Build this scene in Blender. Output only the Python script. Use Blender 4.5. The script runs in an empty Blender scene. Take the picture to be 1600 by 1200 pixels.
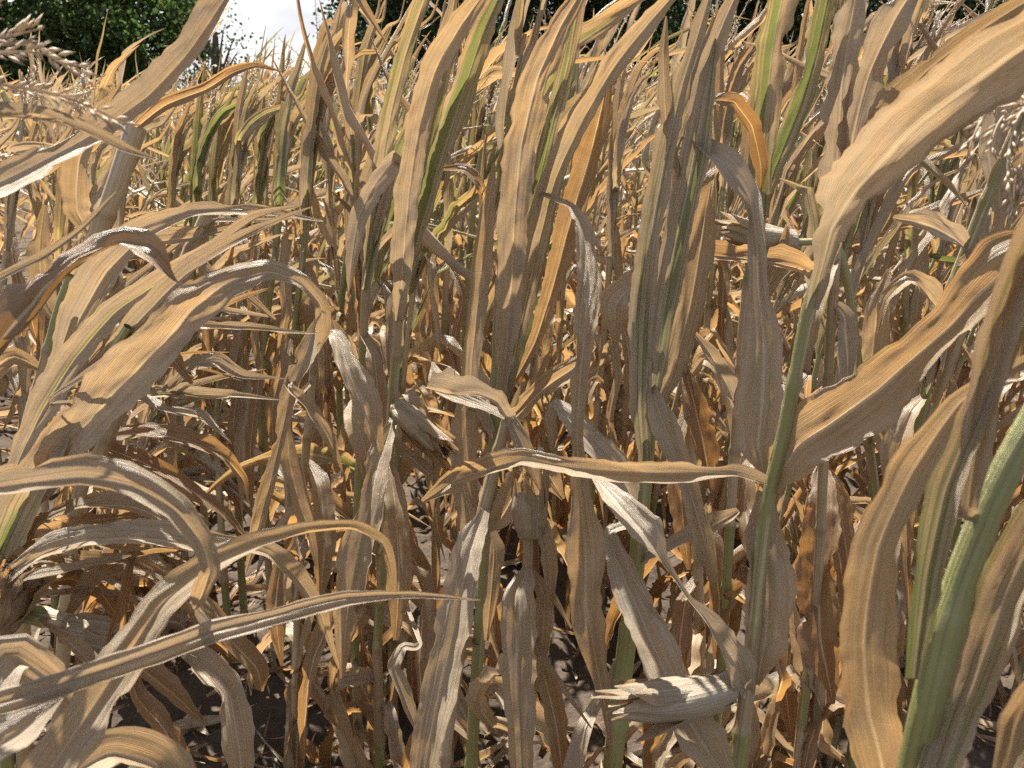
import bpy, math, random
import numpy as np
from mathutils import Vector, Matrix

R = math.radians
rs = np.random.RandomState(11)
random.seed(5)
C = bpy.context.scene.collection
scene = bpy.context.scene

# ------------------------------------------------------------------ camera, light, exposure
CAM = np.array((0.0, 0.0, 1.75))
PITCH = 19.7
FPX = 1256.0                       # focal length in pixels of the 1600 px wide photograph
cam_data = bpy.data.cameras.new('camera')
cam = bpy.data.objects.new('camera', cam_data)
C.objects.link(cam)
cam.location = CAM
cam.rotation_euler = (R(90 - PITCH), 0, 0)
cam_data.sensor_width = 36
cam_data.lens = 36 * FPX / 1600
cam_data.clip_start = 0.02
cam_data.clip_end = 2000
cam_data.dof.use_dof = True
cam_data.dof.focus_distance = 1.4
cam_data.dof.aperture_fstop = 12.0
scene.camera = cam

SUN_EL, SUN_AZ = 60.0, -20.0       # azimuth from +Y, negative to the left
world = bpy.data.worlds.new('World')
scene.world = world
world.use_nodes = True
wt = world.node_tree
wt.nodes.clear()
wo = wt.nodes.new('ShaderNodeOutputWorld')
bg = wt.nodes.new('ShaderNodeBackground')
bg.inputs['Strength'].default_value = 0.062
sky = wt.nodes.new('ShaderNodeTexSky')
sky.sky_type = 'NISHITA'
sky.sun_disc = False
sky.sun_elevation = R(SUN_EL)
sky.sun_rotation = R(SUN_AZ)
sky.altitude = 100
sky.dust_density = 1.5
tc = wt.nodes.new('ShaderNodeTexCoord')
mp = wt.nodes.new('ShaderNodeMapping')
mp.inputs['Scale'].default_value = (1.0, 1.0, 2.6)
cn = wt.nodes.new('ShaderNodeTexNoise')
cn.inputs['Scale'].default_value = 2.3
cn.inputs['Detail'].default_value = 9
cn.inputs['Roughness'].default_value = 0.58
cr = wt.nodes.new('ShaderNodeValToRGB')
cr.color_ramp.elements[0].position = 0.26
cr.color_ramp.elements[1].position = 0.46
cn2 = wt.nodes.new('ShaderNodeTexNoise')
cn2.inputs['Scale'].default_value = 5.5
cn2.inputs['Detail'].default_value = 6
cc = wt.nodes.new('ShaderNodeValToRGB')
cc.color_ramp.elements[0].position = 0.35
cc.color_ramp.elements[0].color = (2.9, 3.0, 3.25, 1)
cc.color_ramp.elements[1].position = 0.62
cc.color_ramp.elements[1].color = (5.0, 5.0, 5.05, 1)
mx = wt.nodes.new('ShaderNodeMixRGB')
wt.links.new(tc.outputs['Generated'], mp.inputs['Vector'])
wt.links.new(mp.outputs['Vector'], cn.inputs['Vector'])
wt.links.new(mp.outputs['Vector'], cn2.inputs['Vector'])
wt.links.new(cn.outputs['Fac'], cr.inputs['Fac'])
wt.links.new(cn2.outputs['Fac'], cc.inputs['Fac'])
# a bright bank of cloud towards the sun, clearer sky behind
sx_ = wt.nodes.new('ShaderNodeSeparateXYZ')
wt.links.new(tc.outputs['Generated'], sx_.inputs[0])
mr = wt.nodes.new('ShaderNodeMapRange')
mr.interpolation_type = 'SMOOTHSTEP'
mr.inputs['From Min'].default_value = -0.35
mr.inputs['From Max'].default_value = 0.55
mr.inputs['To Min'].default_value = 0.5
mr.inputs['To Max'].default_value = 1.0
wt.links.new(sx_.outputs['Y'], mr.inputs['Value'])
mm = wt.nodes.new('ShaderNodeMath')
mm.operation = 'MULTIPLY'
wt.links.new(mr.outputs[0], mm.inputs[0])
wt.links.new(cr.outputs['Color'], mm.inputs[1])
wt.links.new(mm.outputs[0], mx.inputs['Fac'])
wt.links.new(sky.outputs['Color'], mx.inputs['Color1'])
wt.links.new(cc.outputs['Color'], mx.inputs['Color2'])
wt.links.new(mx.outputs['Color'], bg.inputs['Color'])
wt.links.new(bg.outputs['Background'], wo.inputs['Surface'])

sun_data = bpy.data.lights.new('sun', 'SUN')
sun_data.energy = 5.0
sun_data.angle = R(0.5)
sun_data.color = (1.0, 0.955, 0.89)
sun = bpy.data.objects.new('sun', sun_data)
C.objects.link(sun)
sd = Vector((math.sin(R(SUN_AZ)) * math.cos(R(SUN_EL)), math.cos(R(SUN_AZ)) * math.cos(R(SUN_EL)), math.sin(R(SUN_EL))))
sun.rotation_euler = sd.to_track_quat('Z', 'Y').to_euler()

vs = scene.view_settings
vs.view_transform = 'Standard'
vs.look = 'None'
vs.gamma = 1
vs.exposure = 1.92
scene.cycles.max_bounces = 8
scene.cycles.diffuse_bounces = 3
scene.cycles.transmission_bounces = 6
scene.cycles.use_denoising = False       # the grain is finer than what a denoiser would smear away
scene.cycles.sample_clamp_indirect = 4

# ------------------------------------------------------------------ helpers
FWD = np.array((0, math.cos(R(PITCH)), -math.sin(R(PITCH))))
UPV = np.array((0, math.sin(R(PITCH)), math.cos(R(PITCH))))
RGT = np.array((1.0, 0, 0))


def P(px, py, d):
    """The point seen at (px, py) of the photograph, d metres in front of the lens."""
    return CAM + d * (FWD + (px - 800) / FPX * RGT - (py - 600) / FPX * UPV)


def project(p):
    q = np.asarray(p) - CAM
    d = q @ FWD
    return 800 + FPX * (q @ RGT) / d, 600 - FPX * (q @ UPV) / d, d


def norm(v):
    return v / np.maximum(np.linalg.norm(v, axis=-1, keepdims=True), 1e-9)


def make_mesh(name, verts, quads, mat, uv=None, data=None, smooth=True):
    me = bpy.data.meshes.new(name)
    verts = np.asarray(verts, dtype=np.float32).reshape(-1, 3)
    quads = np.asarray(quads, dtype=np.int32)
    k = quads.shape[1]
    me.vertices.add(len(verts))
    me.vertices.foreach_set('co', verts.ravel())
    me.loops.add(quads.size)
    me.loops.foreach_set('vertex_index', quads.ravel())
    me.polygons.add(len(quads))
    me.polygons.foreach_set('loop_start', np.arange(0, quads.size, k, dtype=np.int32))
    if smooth:
        me.polygons.foreach_set('use_smooth', np.ones(len(quads), dtype=bool))
    if uv is not None:
        l = me.uv_layers.new(name='UVMap')
        l.data.foreach_set('uv', np.asarray(uv, dtype=np.float32).reshape(-1, 2)[quads.ravel()].ravel())
    if data is not None:
        a = me.attributes.new('tint', 'FLOAT_COLOR', 'POINT')
        a.data.foreach_set('color', np.asarray(data, dtype=np.float32).reshape(-1, 4).ravel())
    me.materials.append(mat)
    me.update(calc_edges=True)
    return me


def link(name, me, parent=None):
    o = bpy.data.objects.new(name, me)
    C.objects.link(o)
    if parent is not None:
        o.parent = parent
    return o


def tag(o, label=None, cat=None, group=None, kind=None):
    if label: o['label'] = label
    if cat: o['category'] = cat
    if group: o['group'] = group
    if kind: o['kind'] = kind
    return o


def empty(name, loc):
    o = bpy.data.objects.new(name, None)
    o.empty_display_size = 0.05
    C.objects.link(o)
    o.location = loc
    return o


def spline(pts, n):
    """Catmull-Rom through rows of pts (any columns), n samples, roughly even in length."""
    pts = np.asarray(pts, dtype=float)
    if len(pts) == 2:
        t = np.linspace(0, 1, n)[:, None]
        return pts[0] * (1 - t) + pts[1] * t
    e = np.vstack([2 * pts[0] - pts[1], pts, 2 * pts[-1] - pts[-2]])
    out = []
    for i in range(1, len(e) - 2):
        p0, p1, p2, p3 = e[i - 1:i + 3]
        t = np.linspace(0, 1, 24, endpoint=False)[:, None]
        out.append(0.5 * ((2 * p1) + (-p0 + p2) * t + (2 * p0 - 5 * p1 + 4 * p2 - p3) * t ** 2 + (-p0 + 3 * p1 - 3 * p2 + p3) * t ** 3))
    out = np.vstack(out + [pts[-1:]])
    s = np.concatenate([[0], np.cumsum(np.linalg.norm(np.diff(out[:, :3], axis=0), axis=1))])
    q = np.linspace(0, s[-1], n)
    return np.stack([np.interp(q, s, out[:, j]) for j in range(out.shape[1])], axis=1)


_tab = np.random.RandomState(3).rand(4096)


def vnoise(x, y):
    xi, yi = np.floor(x).astype(int), np.floor(y).astype(int)
    fx, fy = x - xi, y - yi
    fx, fy = fx * fx * (3 - 2 * fx), fy * fy * (3 - 2 * fy)
    h = lambda a, b: _tab[(a * 374761 + b * 668265) & 4095]
    return (h(xi, yi) * (1 - fx) + h(xi + 1, yi) * fx) * (1 - fy) + (h(xi, yi + 1) * (1 - fx) + h(xi + 1, yi + 1) * fx) * fy


def grid_quads(n, m):
    i = np.arange(n - 1)[:, None] * m + np.arange(m - 1)[None, :]
    i = i.ravel()
    return np.stack([i, i + 1, i + m + 1, i + m], axis=1)


def tube(pts, rad, k=8):
    """Rings along pts; returns verts, quads, uv."""
    pts = np.asarray(pts, dtype=float)
    T = norm(np.gradient(pts, axis=0))
    ref = np.array((0.3, 1.0, 0.1)) if abs(T[0][1]) < 0.9 else np.array((1.0, 0, 0))
    A = norm(np.cross(T, ref)); B = np.cross(T, A)
    a = np.linspace(0, 2 * np.pi, k + 1)
    ring = A[:, None] * np.cos(a)[None, :, None] + B[:, None] * np.sin(a)[None, :, None]
    v = pts[:, None] + ring * np.asarray(rad, dtype=float)[:, None, None]
    L = np.concatenate([[0], np.cumsum(np.linalg.norm(np.diff(pts, axis=0), axis=1))])
    uv = np.stack(np.broadcast_arrays(L[:, None], np.linspace(0, 1, k + 1)[None]), axis=-1)
    return v.reshape(-1, 3), grid_quads(len(pts), k + 1), uv.reshape(-1, 2)


# ------------------------------------------------------------------ materials
def new_mat(name):
    m = bpy.data.materials.new(name)
    m.use_nodes = True
    m.node_tree.nodes.clear()
    return m, m.node_tree


class NT:
    def __init__(s, t): s.t = t
    def n(s, typ, **kw):
        x = s.t.nodes.new(typ)
        for k, v in kw.items():
            setattr(x, k, v)
        return x
    def l(s, a, b): s.t.links.new(a, b)
    def val(s, x, v):
        if isinstance(v, (int, float, tuple)): x.default_value = v
        else: s.l(v, x)
    def math(s, op, a, b=0.0, clamp=False):
        x = s.n('ShaderNodeMath', operation=op, use_clamp=clamp)
        s.val(x.inputs[0], a); s.val(x.inputs[1], b)
        return x.outputs[0]
    def mix(s, f, a, b, blend='MIX'):
        x = s.n('ShaderNodeMixRGB', blend_type=blend)
        s.val(x.inputs[0], f); s.val(x.inputs[1], a); s.val(x.inputs[2], b)
        return x.outputs[0]
    def noise(s, vec, scale, detail=3, rough=0.5):
        x = s.n('ShaderNodeTexNoise')
        x.inputs['Scale'].default_value = scale
        x.inputs['Detail'].default_value = detail
        x.inputs['Roughness'].default_value = rough
        if vec is not None: s.l(vec, x.inputs['Vector'])
        return x.outputs['Fac']
    def ramp(s, f, p0, p1, c0=(0, 0, 0, 1), c1=(1, 1, 1, 1)):
        x = s.n('ShaderNodeValToRGB')
        x.color_ramp.elements[0].position = p0; x.color_ramp.elements[1].position = p1
        x.color_ramp.elements[0].color = c0; x.color_ramp.elements[1].color = c1
        s.l(f, x.inputs[0])
        return x.outputs[0]
    def comb(s, x, y, z=0.0):
        c = s.n('ShaderNodeCombineXYZ')
        s.val(c.inputs[0], x); s.val(c.inputs[1], y); s.val(c.inputs[2], z)
        return c.outputs[0]


def leaf_material(name, stem=False):
    m, t = new_mat(name); g = NT(t)
    uv = g.n('ShaderNodeUVMap'); sp = g.n('ShaderNodeSeparateXYZ'); g.l(uv.outputs[0], sp.inputs[0])
    u, v = sp.outputs[0], sp.outputs[1]
    at = g.n('ShaderNodeAttribute', attribute_name='tint'); sc = g.n('ShaderNodeSeparateColor'); g.l(at.outputs['Color'], sc.inputs[0])
    tone, green, rnd = sc.outputs[0], sc.outputs[1], sc.outputs[2]
    off = g.math('MULTIPLY', rnd, 37.0)
    vein = g.noise(g.comb(g.math('MULTIPLY', u, 2.2), g.math('MULTIPLY', v, 30.0 if not stem else 14.0), off), 1.0, 7, 0.74)
    fine = g.noise(g.comb(g.math('MULTIPLY', u, 6.0), g.math('MULTIPLY', v, 130.0 if not stem else 44.0), off), 1.0, 2, 0.6)
    band = g.noise(g.comb(g.math('MULTIPLY', u, 2.2), g.math('MULTIPLY', v, 5.0), off), 1.0, 3, 0.5)
    blot = g.noise(g.comb(g.math('MULTIPLY', u, 22.0), g.math('MULTIPLY', v, 2.2), off), 1.0, 5, 0.6)
    tt = g.math('ADD', tone, g.math('MULTIPLY', g.math('SUBTRACT', blot, 0.5), 0.55))
    tt = g.math('ADD', tt, g.math('MULTIPLY', g.math('SUBTRACT', band, 0.5), 0.45), clamp=True)
    cr = g.n('ShaderNodeValToRGB')
    e = cr.color_ramp.elements
    e[0].position = 0.0; e[0].color = (0.415, 0.345, 0.255, 1)
    e[1].position = 1.0; e[1].color = (0.235, 0.150, 0.072, 1)
    x = e.new(0.38); x.color = (0.385, 0.292, 0.174, 1)
    x = e.new(0.70); x.color = (0.295, 0.212, 0.120, 1)
    g.l(tt, cr.inputs[0])
    col = cr.outputs[0]
    # veins, lighter and darker lines along the blade
    col = g.mix(g.math('MULTIPLY', g.ramp(vein, 0.47, 0.68), 0.38 if not stem else 0.5), col, (0.135, 0.092, 0.058, 1))
    col = g.mix(g.math('MULTIPLY', g.ramp(fine, 0.50, 0.75), 0.28), col, (0.50, 0.43, 0.36, 1))
    # green streaks
    gs = g.math('ADD', g.math('MULTIPLY', g.math('SUBTRACT', vein, 0.5), 1.1), g.math('MULTIPLY', g.math('SUBTRACT', band, 0.5), 1.3))
    gm = g.math('MULTIPLY', g.ramp(g.math('ADD', g.math('MULTIPLY', green, 0.95), g.math('MULTIPLY', gs, 1.5)), 0.42, 0.72), 0.9)
    gcol = g.mix(band, (0.095, 0.122, 0.050, 1) if not stem else (0.115, 0.135, 0.042, 1), (0.205, 0.205, 0.080, 1) if not stem else (0.24, 0.23, 0.075, 1))
    col = g.mix(gm, col, gcol)
    if not stem:
        mid = g.ramp(g.math('ABSOLUTE', g.math('SUBTRACT', v, 0.5)), 0.022, 0.040, (1, 1, 1, 1), (0, 0, 0, 1))
        mc = g.mix(g.math('MULTIPLY', green, 0.7), (0.53, 0.46, 0.35, 1), (0.26, 0.29, 0.13, 1))
        col = g.mix(g.math('MULTIPLY', mid, 0.8), col, mc)
        edge = g.ramp(g.math('ABSOLUTE', g.math('SUBTRACT', v, 0.5)), 0.45, 0.5)
        col = g.mix(g.math('MULTIPLY', edge, 0.35), col, (0.34, 0.20, 0.10, 1))
    # small brown specks and reddish stains
    sv = g.noise(g.comb(g.math('MULTIPLY', u, 130.0), g.math('MULTIPLY', v, 11.0), off), 1.0, 5, 0.7)
    col = g.mix(g.math('MULTIPLY', g.ramp(sv, 0.66, 0.76), 0.6), col, (0.13, 0.075, 0.045, 1))
    st = g.noise(g.comb(g.math('MULTIPLY', u, 14.0), g.math('MULTIPLY', v, 20.0), off), 1.0, 3, 0.55)
    col = g.mix(g.math('MULTIPLY', g.ramp(st, 0.63, 0.74), 0.5), col, (0.19, 0.085, 0.055, 1))
    bp = g.n('ShaderNodeBump'); bp.inputs['Strength'].default_value = 0.8; bp.inputs['Distance'].default_value = 0.0022
    wr = g.noise(g.comb(g.math('MULTIPLY', u, 55.0), g.math('MULTIPLY', v, 3.0), off), 1.0, 3, 0.6)
    lines = g.math('SINE', g.math('ADD', g.math('MULTIPLY', v, 230.0 if not stem else 70.0), g.math('MULTIPLY', vein, 9.0)))
    lines = g.math('MULTIPLY', lines, 0.12)
    h = g.math('ADD', g.math('ADD', g.math('MULTIPLY', vein, 0.9), g.math('MULTIPLY', fine, 0.6)), g.math('ADD', lines, g.math('MULTIPLY', wr, 0.7)))
    g.l(h, bp.inputs['Height'])
    pr = g.n('ShaderNodeBsdfPrincipled')
    pr.inputs['Roughness'].default_value = 0.36
    pr.inputs['Specular IOR Level'].default_value = 0.75
    g.l(col, pr.inputs['Base Color']); g.l(bp.outputs[0], pr.inputs['Normal'])
    out = g.n('ShaderNodeOutputMaterial')
    if stem:
        g.l(pr.outputs[0], out.inputs[0])
    else:
        tr = g.n('ShaderNodeBsdfTranslucent')
        tcol = g.mix(1.0, col, g.mix(tt, (1.22, 1.03, 0.80, 1), (1.60, 1.13, 0.56, 1)), 'MULTIPLY')
        tcol = g.mix(gm, tcol, (0.20, 0.23, 0.05, 1))
        g.l(tcol, tr.inputs[0]); g.l(bp.outputs[0], tr.inputs[1])
        ms = g.n('ShaderNodeMixShader'); g.l(g.math('MULTIPLY', at.outputs['Alpha'], g.math('ADD', 0.25, g.math('MULTIPLY', tt, 0.26))), ms.inputs[0])
        g.l(pr.outputs[0], ms.inputs[1]); g.l(tr.outputs[0], ms.inputs[2])
        g.l(ms.outputs[0], out.inputs[0])
    return m


LEAF = leaf_material('dry_leaf')
STALK = leaf_material('corn_stalk', stem=True)


def simple_mat(name, c0, c1, scale, rough=0.7, trans=None, bump=0.0, coord='Object'):
    m, t = new_mat(name); g = NT(t)
    co = g.n('ShaderNodeTexCoord')
    f = g.noise(co.outputs[coord], scale, 4, 0.6)
    col = g.mix(g.ramp(f, 0.3, 0.7), c0, c1)
    pr = g.n('ShaderNodeBsdfPrincipled'); pr.inputs['Roughness'].default_value = rough
    pr.inputs['Specular IOR Level'].default_value = 0.3
    g.l(col, pr.inputs['Base Color'])
    if bump:
        b = g.n('ShaderNodeBump'); b.inputs['Strength'].default_value = bump; b.inputs['Distance'].default_value = 0.02
        g.l(f, b.inputs['Height']); g.l(b.outputs[0], pr.inputs['Normal'])
    out = g.n('ShaderNodeOutputMaterial')
    if trans:
        tr = g.n('ShaderNodeBsdfTranslucent'); tr.inputs[0].default_value = trans
        ms = g.n('ShaderNodeMixShader'); ms.inputs[0].default_value = 0.35
        g.l(pr.outputs[0], ms.inputs[1]); g.l(tr.outputs[0], ms.inputs[2]); g.l(ms.outputs[0], out.inputs[0])
    else:
        g.l(pr.outputs[0], out.inputs[0])
    return m


TASSEL = simple_mat('dry_tassel', (0.43, 0.33, 0.235, 1), (0.56, 0.47, 0.36, 1), 180, 0.5, (0.56, 0.42, 0.26, 1))
SILK = simple_mat('dark_silk', (0.022, 0.009, 0.006, 1), (0.06, 0.022, 0.012, 1), 90, 0.55)
BARK = simple_mat('bark', (0.05, 0.04, 0.03, 1), (0.12, 0.10, 0.08, 1), 3, 0.9, None, 0.6)
CROWN = simple_mat('tree_leaf', (0.040, 0.066, 0.021, 1), (0.072, 0.108, 0.034, 1), 0.9, 0.5, (0.09, 0.15, 0.03, 1))
CROWN_DARK = simple_mat('dark_tree_leaf', (0.030, 0.045, 0.020, 1), (0.052, 0.074, 0.030, 1), 0.9, 0.5, (0.045, 0.075, 0.02, 1))
GRASS = simple_mat('verge_grass', (0.06, 0.09, 0.03, 1), (0.13, 0.13, 0.05, 1), 2, 0.8)


def soil_material():
    m, t = new_mat('dry_soil'); g = NT(t)
    co = g.n('ShaderNodeTexCoord').outputs['Object']
    a = g.noise(co, 3.0, 6, 0.6); b = g.noise(co, 55.0, 5, 0.65); c = g.noise(co, 260.0, 3, 0.6)
    col = g.mix(g.ramp(a, 0.3, 0.7), (0.040, 0.029, 0.021, 1), (0.080, 0.059, 0.042, 1))
    col = g.mix(g.math('MULTIPLY', g.ramp(b, 0.42, 0.7), 0.6), col, (0.10, 0.077, 0.057, 1))
    col = g.mix(g.math('MULTIPLY', g.ramp(c, 0.60, 0.7), 0.4), col, (0.22, 0.17, 0.12, 1))
    pr = g.n('ShaderNodeBsdfPrincipled'); pr.inputs['Roughness'].default_value = 0.95; pr.inputs['Specular IOR Level'].default_value = 0.15
    bp = g.n('ShaderNodeBump'); bp.inputs['Strength'].default_value = 0.9; bp.inputs['Distance'].default_value = 0.012
    g.l(g.math('ADD', b, g.math('MULTIPLY', c, 0.4)), bp.inputs['Height'])
    g.l(col, pr.inputs['Base Color']); g.l(bp.outputs[0], pr.inputs['Normal'])
    out = g.n('ShaderNodeOutputMaterial'); g.l(pr.outputs[0], out.inputs[0])
    return m


SOIL = soil_material()


# ------------------------------------------------------------------ ground
def ground_z(x, y):
    x, y = np.asarray(x, float), np.asarray(y, float)
    f = np.clip((14 - np.hypot(x, y)) / 8, 0, 1)
    return f * (0.07 * (vnoise(x * 2.2 + 50, y * 2.2 + 50) - 0.5) + 0.05 * (vnoise(x * 8 + 90, y * 8 + 20) - 0.5)
                + 0.035 * (vnoise(x * 21 + 10, y * 21 + 70) - 0.5) + 0.018 * (vnoise(x * 47 + 10, y * 47 + 70) - 0.5))


def axis(lo, hi, step, far):
    a = np.arange(lo, hi, step)
    o = [lo - 1]
    while o[-1] > -far: o.append(o[-1] * 1.6 - 3)
    p = [hi + 1]
    while p[-1] < far: p.append(p[-1] * 1.6 + 3)
    return np.array(o[::-1] + list(a) + p)


gx, gy = axis(-4.5, 4.5, 0.022, 900), axis(0.6, 8.0, 0.022, 900)
X, Y = np.meshgrid(gx, gy, indexing='xy')
gv = np.stack([X, Y, ground_z(X, Y)], axis=-1).reshape(-1, 3)
gnd = link('soil_ground', make_mesh('ground', gv, grid_quads(len(gy), len(gx)), SOIL))
tag(gnd, kind='structure')


# ------------------------------------------------------------------ ribbons (leaf blades)
def ribbon(sp, W, N, width, M, curl=0.5, fold=0.3, ruffle=0.08, pleat=0.0, seed=0, edge=0.10, freq=9.0, crumple=0.26, ridge=0.08, crease=1.0):
    """sp (n,3) spine, W/N unit vectors, width (n): a blade with midrib, curled and ruffled."""
    n = len(sp)
    r = np.random.RandomState(seed % 2 ** 31)
    s = np.linspace(-1, 1, M)
    s = np.sign(s) * np.abs(s) ** 1.15
    L = np.concatenate([[0], np.cumsum(np.linalg.norm(np.diff(sp, axis=0), axis=1))])
    u = L / max(L[-1], 1e-6)
    ph = r.rand(8) * 50
    z0 = 0 * L
    cu = curl * (0.45 + 1.1 * vnoise(L * 7 + ph[0], ph[1] + z0))[:, None] + 1e-3
    half = width[:, None] * 0.5
    # ragged and torn edges, each side by itself
    rag = np.ones((n, M))
    for sd_, o_ in ((-1, ph[2]), (1, ph[3])):
        e = edge * ((vnoise(L * 26 + o_, z0) - 0.5) * 1.4 + (vnoise(L * 90 + o_, z0 + 9) - 0.5) * 0.8)
        for _ in range(r.poisson(edge * 6 * max(L[-1], 0.1))):
            c, wd, dp = r.uniform(0.1, 0.97) * L[-1], r.uniform(0.006, 0.03), r.uniform(0.1, 0.55)
            e = e - dp * np.clip(1 - np.abs((L - c) / wd) ** 3, 0, 1)
        k = (np.sign(s) == sd_)[None]
        rag = np.where(k, 1 + e[:, None] * np.abs(s)[None] ** 2, rag)
    a = s[None] * cu
    xx = half * np.sin(a) / cu * rag
    fl = fold * (0.6 + 0.8 * vnoise(L * 5 + ph[1], z0))[:, None]
    zz = half * (1 - np.cos(a)) / cu + half * fl * np.abs(s)[None] * rag
    ed = np.abs(s)[None] ** 2
    side = np.where(s < 0, 0.0, 7.3)[None]
    Lc = L[:, None]
    wav = (vnoise(Lc * freq * 2.6 + ph[4] + side, side + 0 * Lc) - 0.5) * 2
    wav2 = (vnoise(Lc * freq * 0.8 + ph[5] + side, side + 0 * Lc) - 0.5) * 2
    wav3 = (vnoise(Lc * freq * 7 + ph[6] + side, side + 0 * Lc) - 0.5) * 2
    zz = zz + half * ed * ruffle * (wav + 1.5 * wav2 + 0.35 * wav3)
    if pleat:
        zz = zz + half * pleat * np.sin(s[None] * 7.0 + 3 * vnoise(Lc * 3 + ph[6], 0 * Lc))
    rid = np.abs(2 * vnoise(Lc * 1.2 + ph[2], s[None] * 7 + 40 + ph[3]) - 1)
    zz = zz + half * ridge * (1 - rid)
    zz = zz + half * crumple * ((vnoise(Lc * 11 + ph[7], s[None] * 2.2 + 5) - 0.5) + np.abs(vnoise(Lc * 34 + ph[6], s[None] * 2 + 15) - 0.5) * 0.6
                                + (vnoise(Lc * 85 + ph[5], s[None] * 3 + 25) - 0.5) * 0.22 * np.abs(s)[None])
    zz = zz - half * 0.10 * np.exp(-(s[None] / 0.09) ** 2)
    env = np.minimum(1, np.minimum(u, 1 - u) * 6)
    dg = s[None] * (0.35 + 0.5 * r.rand()) * (1 if r.rand() < 0.5 else -1)
    cre = np.abs(vnoise(Lc * 6 + dg + ph[0], 31 + 0 * Lc) - 0.5) * 0.020 + np.abs(vnoise(Lc * 17 + 2 * dg + ph[1], 37 + 0 * Lc) - 0.5) * 0.008
    zz = zz + cre * (env * np.minimum(1, width / 0.05))[:, None] * crease
    v = sp[:, None] + W[:, None] * xx[..., None] + N[:, None] * zz[..., None]
    uv = np.stack(np.broadcast_arrays(L[:, None], (s[None] + 1) / 2), axis=-1)
    return v, uv, u


def tint(n, M, u, tone, green, rnd, gfade=1.0):
    d = np.zeros((n, M, 4)); d[..., 3] = 1
    d[..., 0] = np.clip(tone + 0.25 * (u[:, None] - 0.4), 0, 1)
    s = np.linspace(-1, 1, M)
    gg = green * np.clip(1.15 - gfade * u, 0, 1)[:, None] * (1 - 0.15 * np.abs(s)[None])
    d[..., 1] = np.clip(gg, 0, 1)
    d[..., 2] = rnd
    return d


def traced_leaf(parent, base, pts, tone=0.25, green=0.0, curl=0.55, fold=0.25, ruffle=0.08, pleat=0.0, stalk=None, label=None, name='leaf', edge=0.1, gfade=1.0, flip=False, thin=1.0):
    rows = [list(P(p[0], p[1], p[2])) + [p[3] * p[2] / FPX, (p[4] if len(p) > 4 else 0.0)] for p in pts]
    if stalk is not None:
        q = np.array(rows[0][:3]); dd = np.linalg.norm(stalk - q, axis=1); j = int(dd.argmin())
        if 0.012 < dd[j] < 0.16:
            rows.insert(0, list(stalk[j]) + [max(rows[0][3] * 0.6, 0.008), rows[0][4]])
    rows = np.array(rows)
    ln = np.linalg.norm(np.diff(rows[:, :3], axis=0), axis=1).sum()
    n = int(np.clip(ln / 0.006, 24, 150))
    S = spline(rows, n)
    sl = np.concatenate([[0], np.cumsum(np.linalg.norm(np.diff(rows[:, :3], axis=0), axis=1))])
    lin = np.stack([np.interp(np.linspace(0, sl[-1], n), sl, rows[:, j]) for j in range(5)], axis=1)
    S = 0.5 * S + 0.5 * lin                                 # dead blades kink rather than bow
    sp, w, tw = S[:, :3], np.maximum(S[:, 3], 0.0015), np.radians(S[:, 4])
    T = norm(np.gradient(sp, axis=0))
    V = norm(CAM - sp)
    W0 = norm(np.cross(T, V))
    for i in range(1, n):                                   # keep the frame steady
        if W0[i] @ W0[i - 1] < 0: W0[i] = -W0[i]
    N0 = np.cross(W0, T)
    N0 = N0 * np.sign((N0 * V).sum(1))[:, None]
    seed = int(abs(pts[0][0]) * 131 + abs(pts[0][1]) * 17 + len(pts) * 7 + abs(pts[-1][0]))
    tw = tw + 0.35 * (vnoise(np.linspace(0, ln * 6, n) + seed, np.zeros(n) + 3) - 0.5)
    tw = tw - np.sign(W0 @ UPV) * R(36) * np.abs(T @ RGT)        # level blades show their upper face
    W = W0 * np.cos(tw)[:, None] + N0 * np.sin(tw)[:, None]
    N = N0 * np.cos(tw)[:, None] - W0 * np.sin(tw)[:, None]
    if flip: N = -N
    M = 23
    v, uv, u = ribbon(sp, W, N, w * 0.82, M, curl * 0.65, fold * 1.5, ruffle * 1.6, pleat, seed, edge * 2.4)
    d = tint(n, M, u, tone, green, (seed * 0.6180339) % 1, gfade)
    d[..., 3] = thin
    me = make_mesh(name, v.reshape(-1, 3) - base, grid_quads(n, M), LEAF, uv, d)
    o = link(name, me, parent)
    if label: o['label'] = label
    return o


def stalk_mesh(name, pts, rad, base, green, seed, node_gap=0.15, k=10):
    n = len(pts)
    L = np.concatenate([[0], np.cumsum(np.linalg.norm(np.diff(pts, axis=0), axis=1))])
    f = (L / node_gap) % 1.0
    near = np.minimum(f, 1 - f) * node_gap
    rad = rad * (1 + 0.22 * np.exp(-(near / 0.007) ** 2) + 0.10 * (f - 0.5))
    v, q, uv = tube(pts, rad, k)
    r = np.random.RandomState(seed % 2 ** 31)
    d = np.zeros((n, k + 1, 4)); d[..., 3] = 1
    seg = np.floor(L / node_gap).astype(int)
    gseg = r.rand(seg.max() + 2)
    d[..., 1] = np.clip(green * (0.55 + 0.9 * gseg[seg]) * np.where(gseg[seg] < 0.25 + 0.35 * (pts[:, 2] < 0.75), 0.1, 1), 0, 1)[:, None]
    d[..., 0] = np.clip(0.25 + 0.5 * r.rand(seg.max() + 2)[seg] + 0.6 * np.exp(-(near / 0.006) ** 2), 0, 1)[:, None]
    d[..., 2] = (seed * 0.618) % 1
    return make_mesh(name, v - base, q, STALK, uv, d.reshape(-1, 4))


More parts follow.
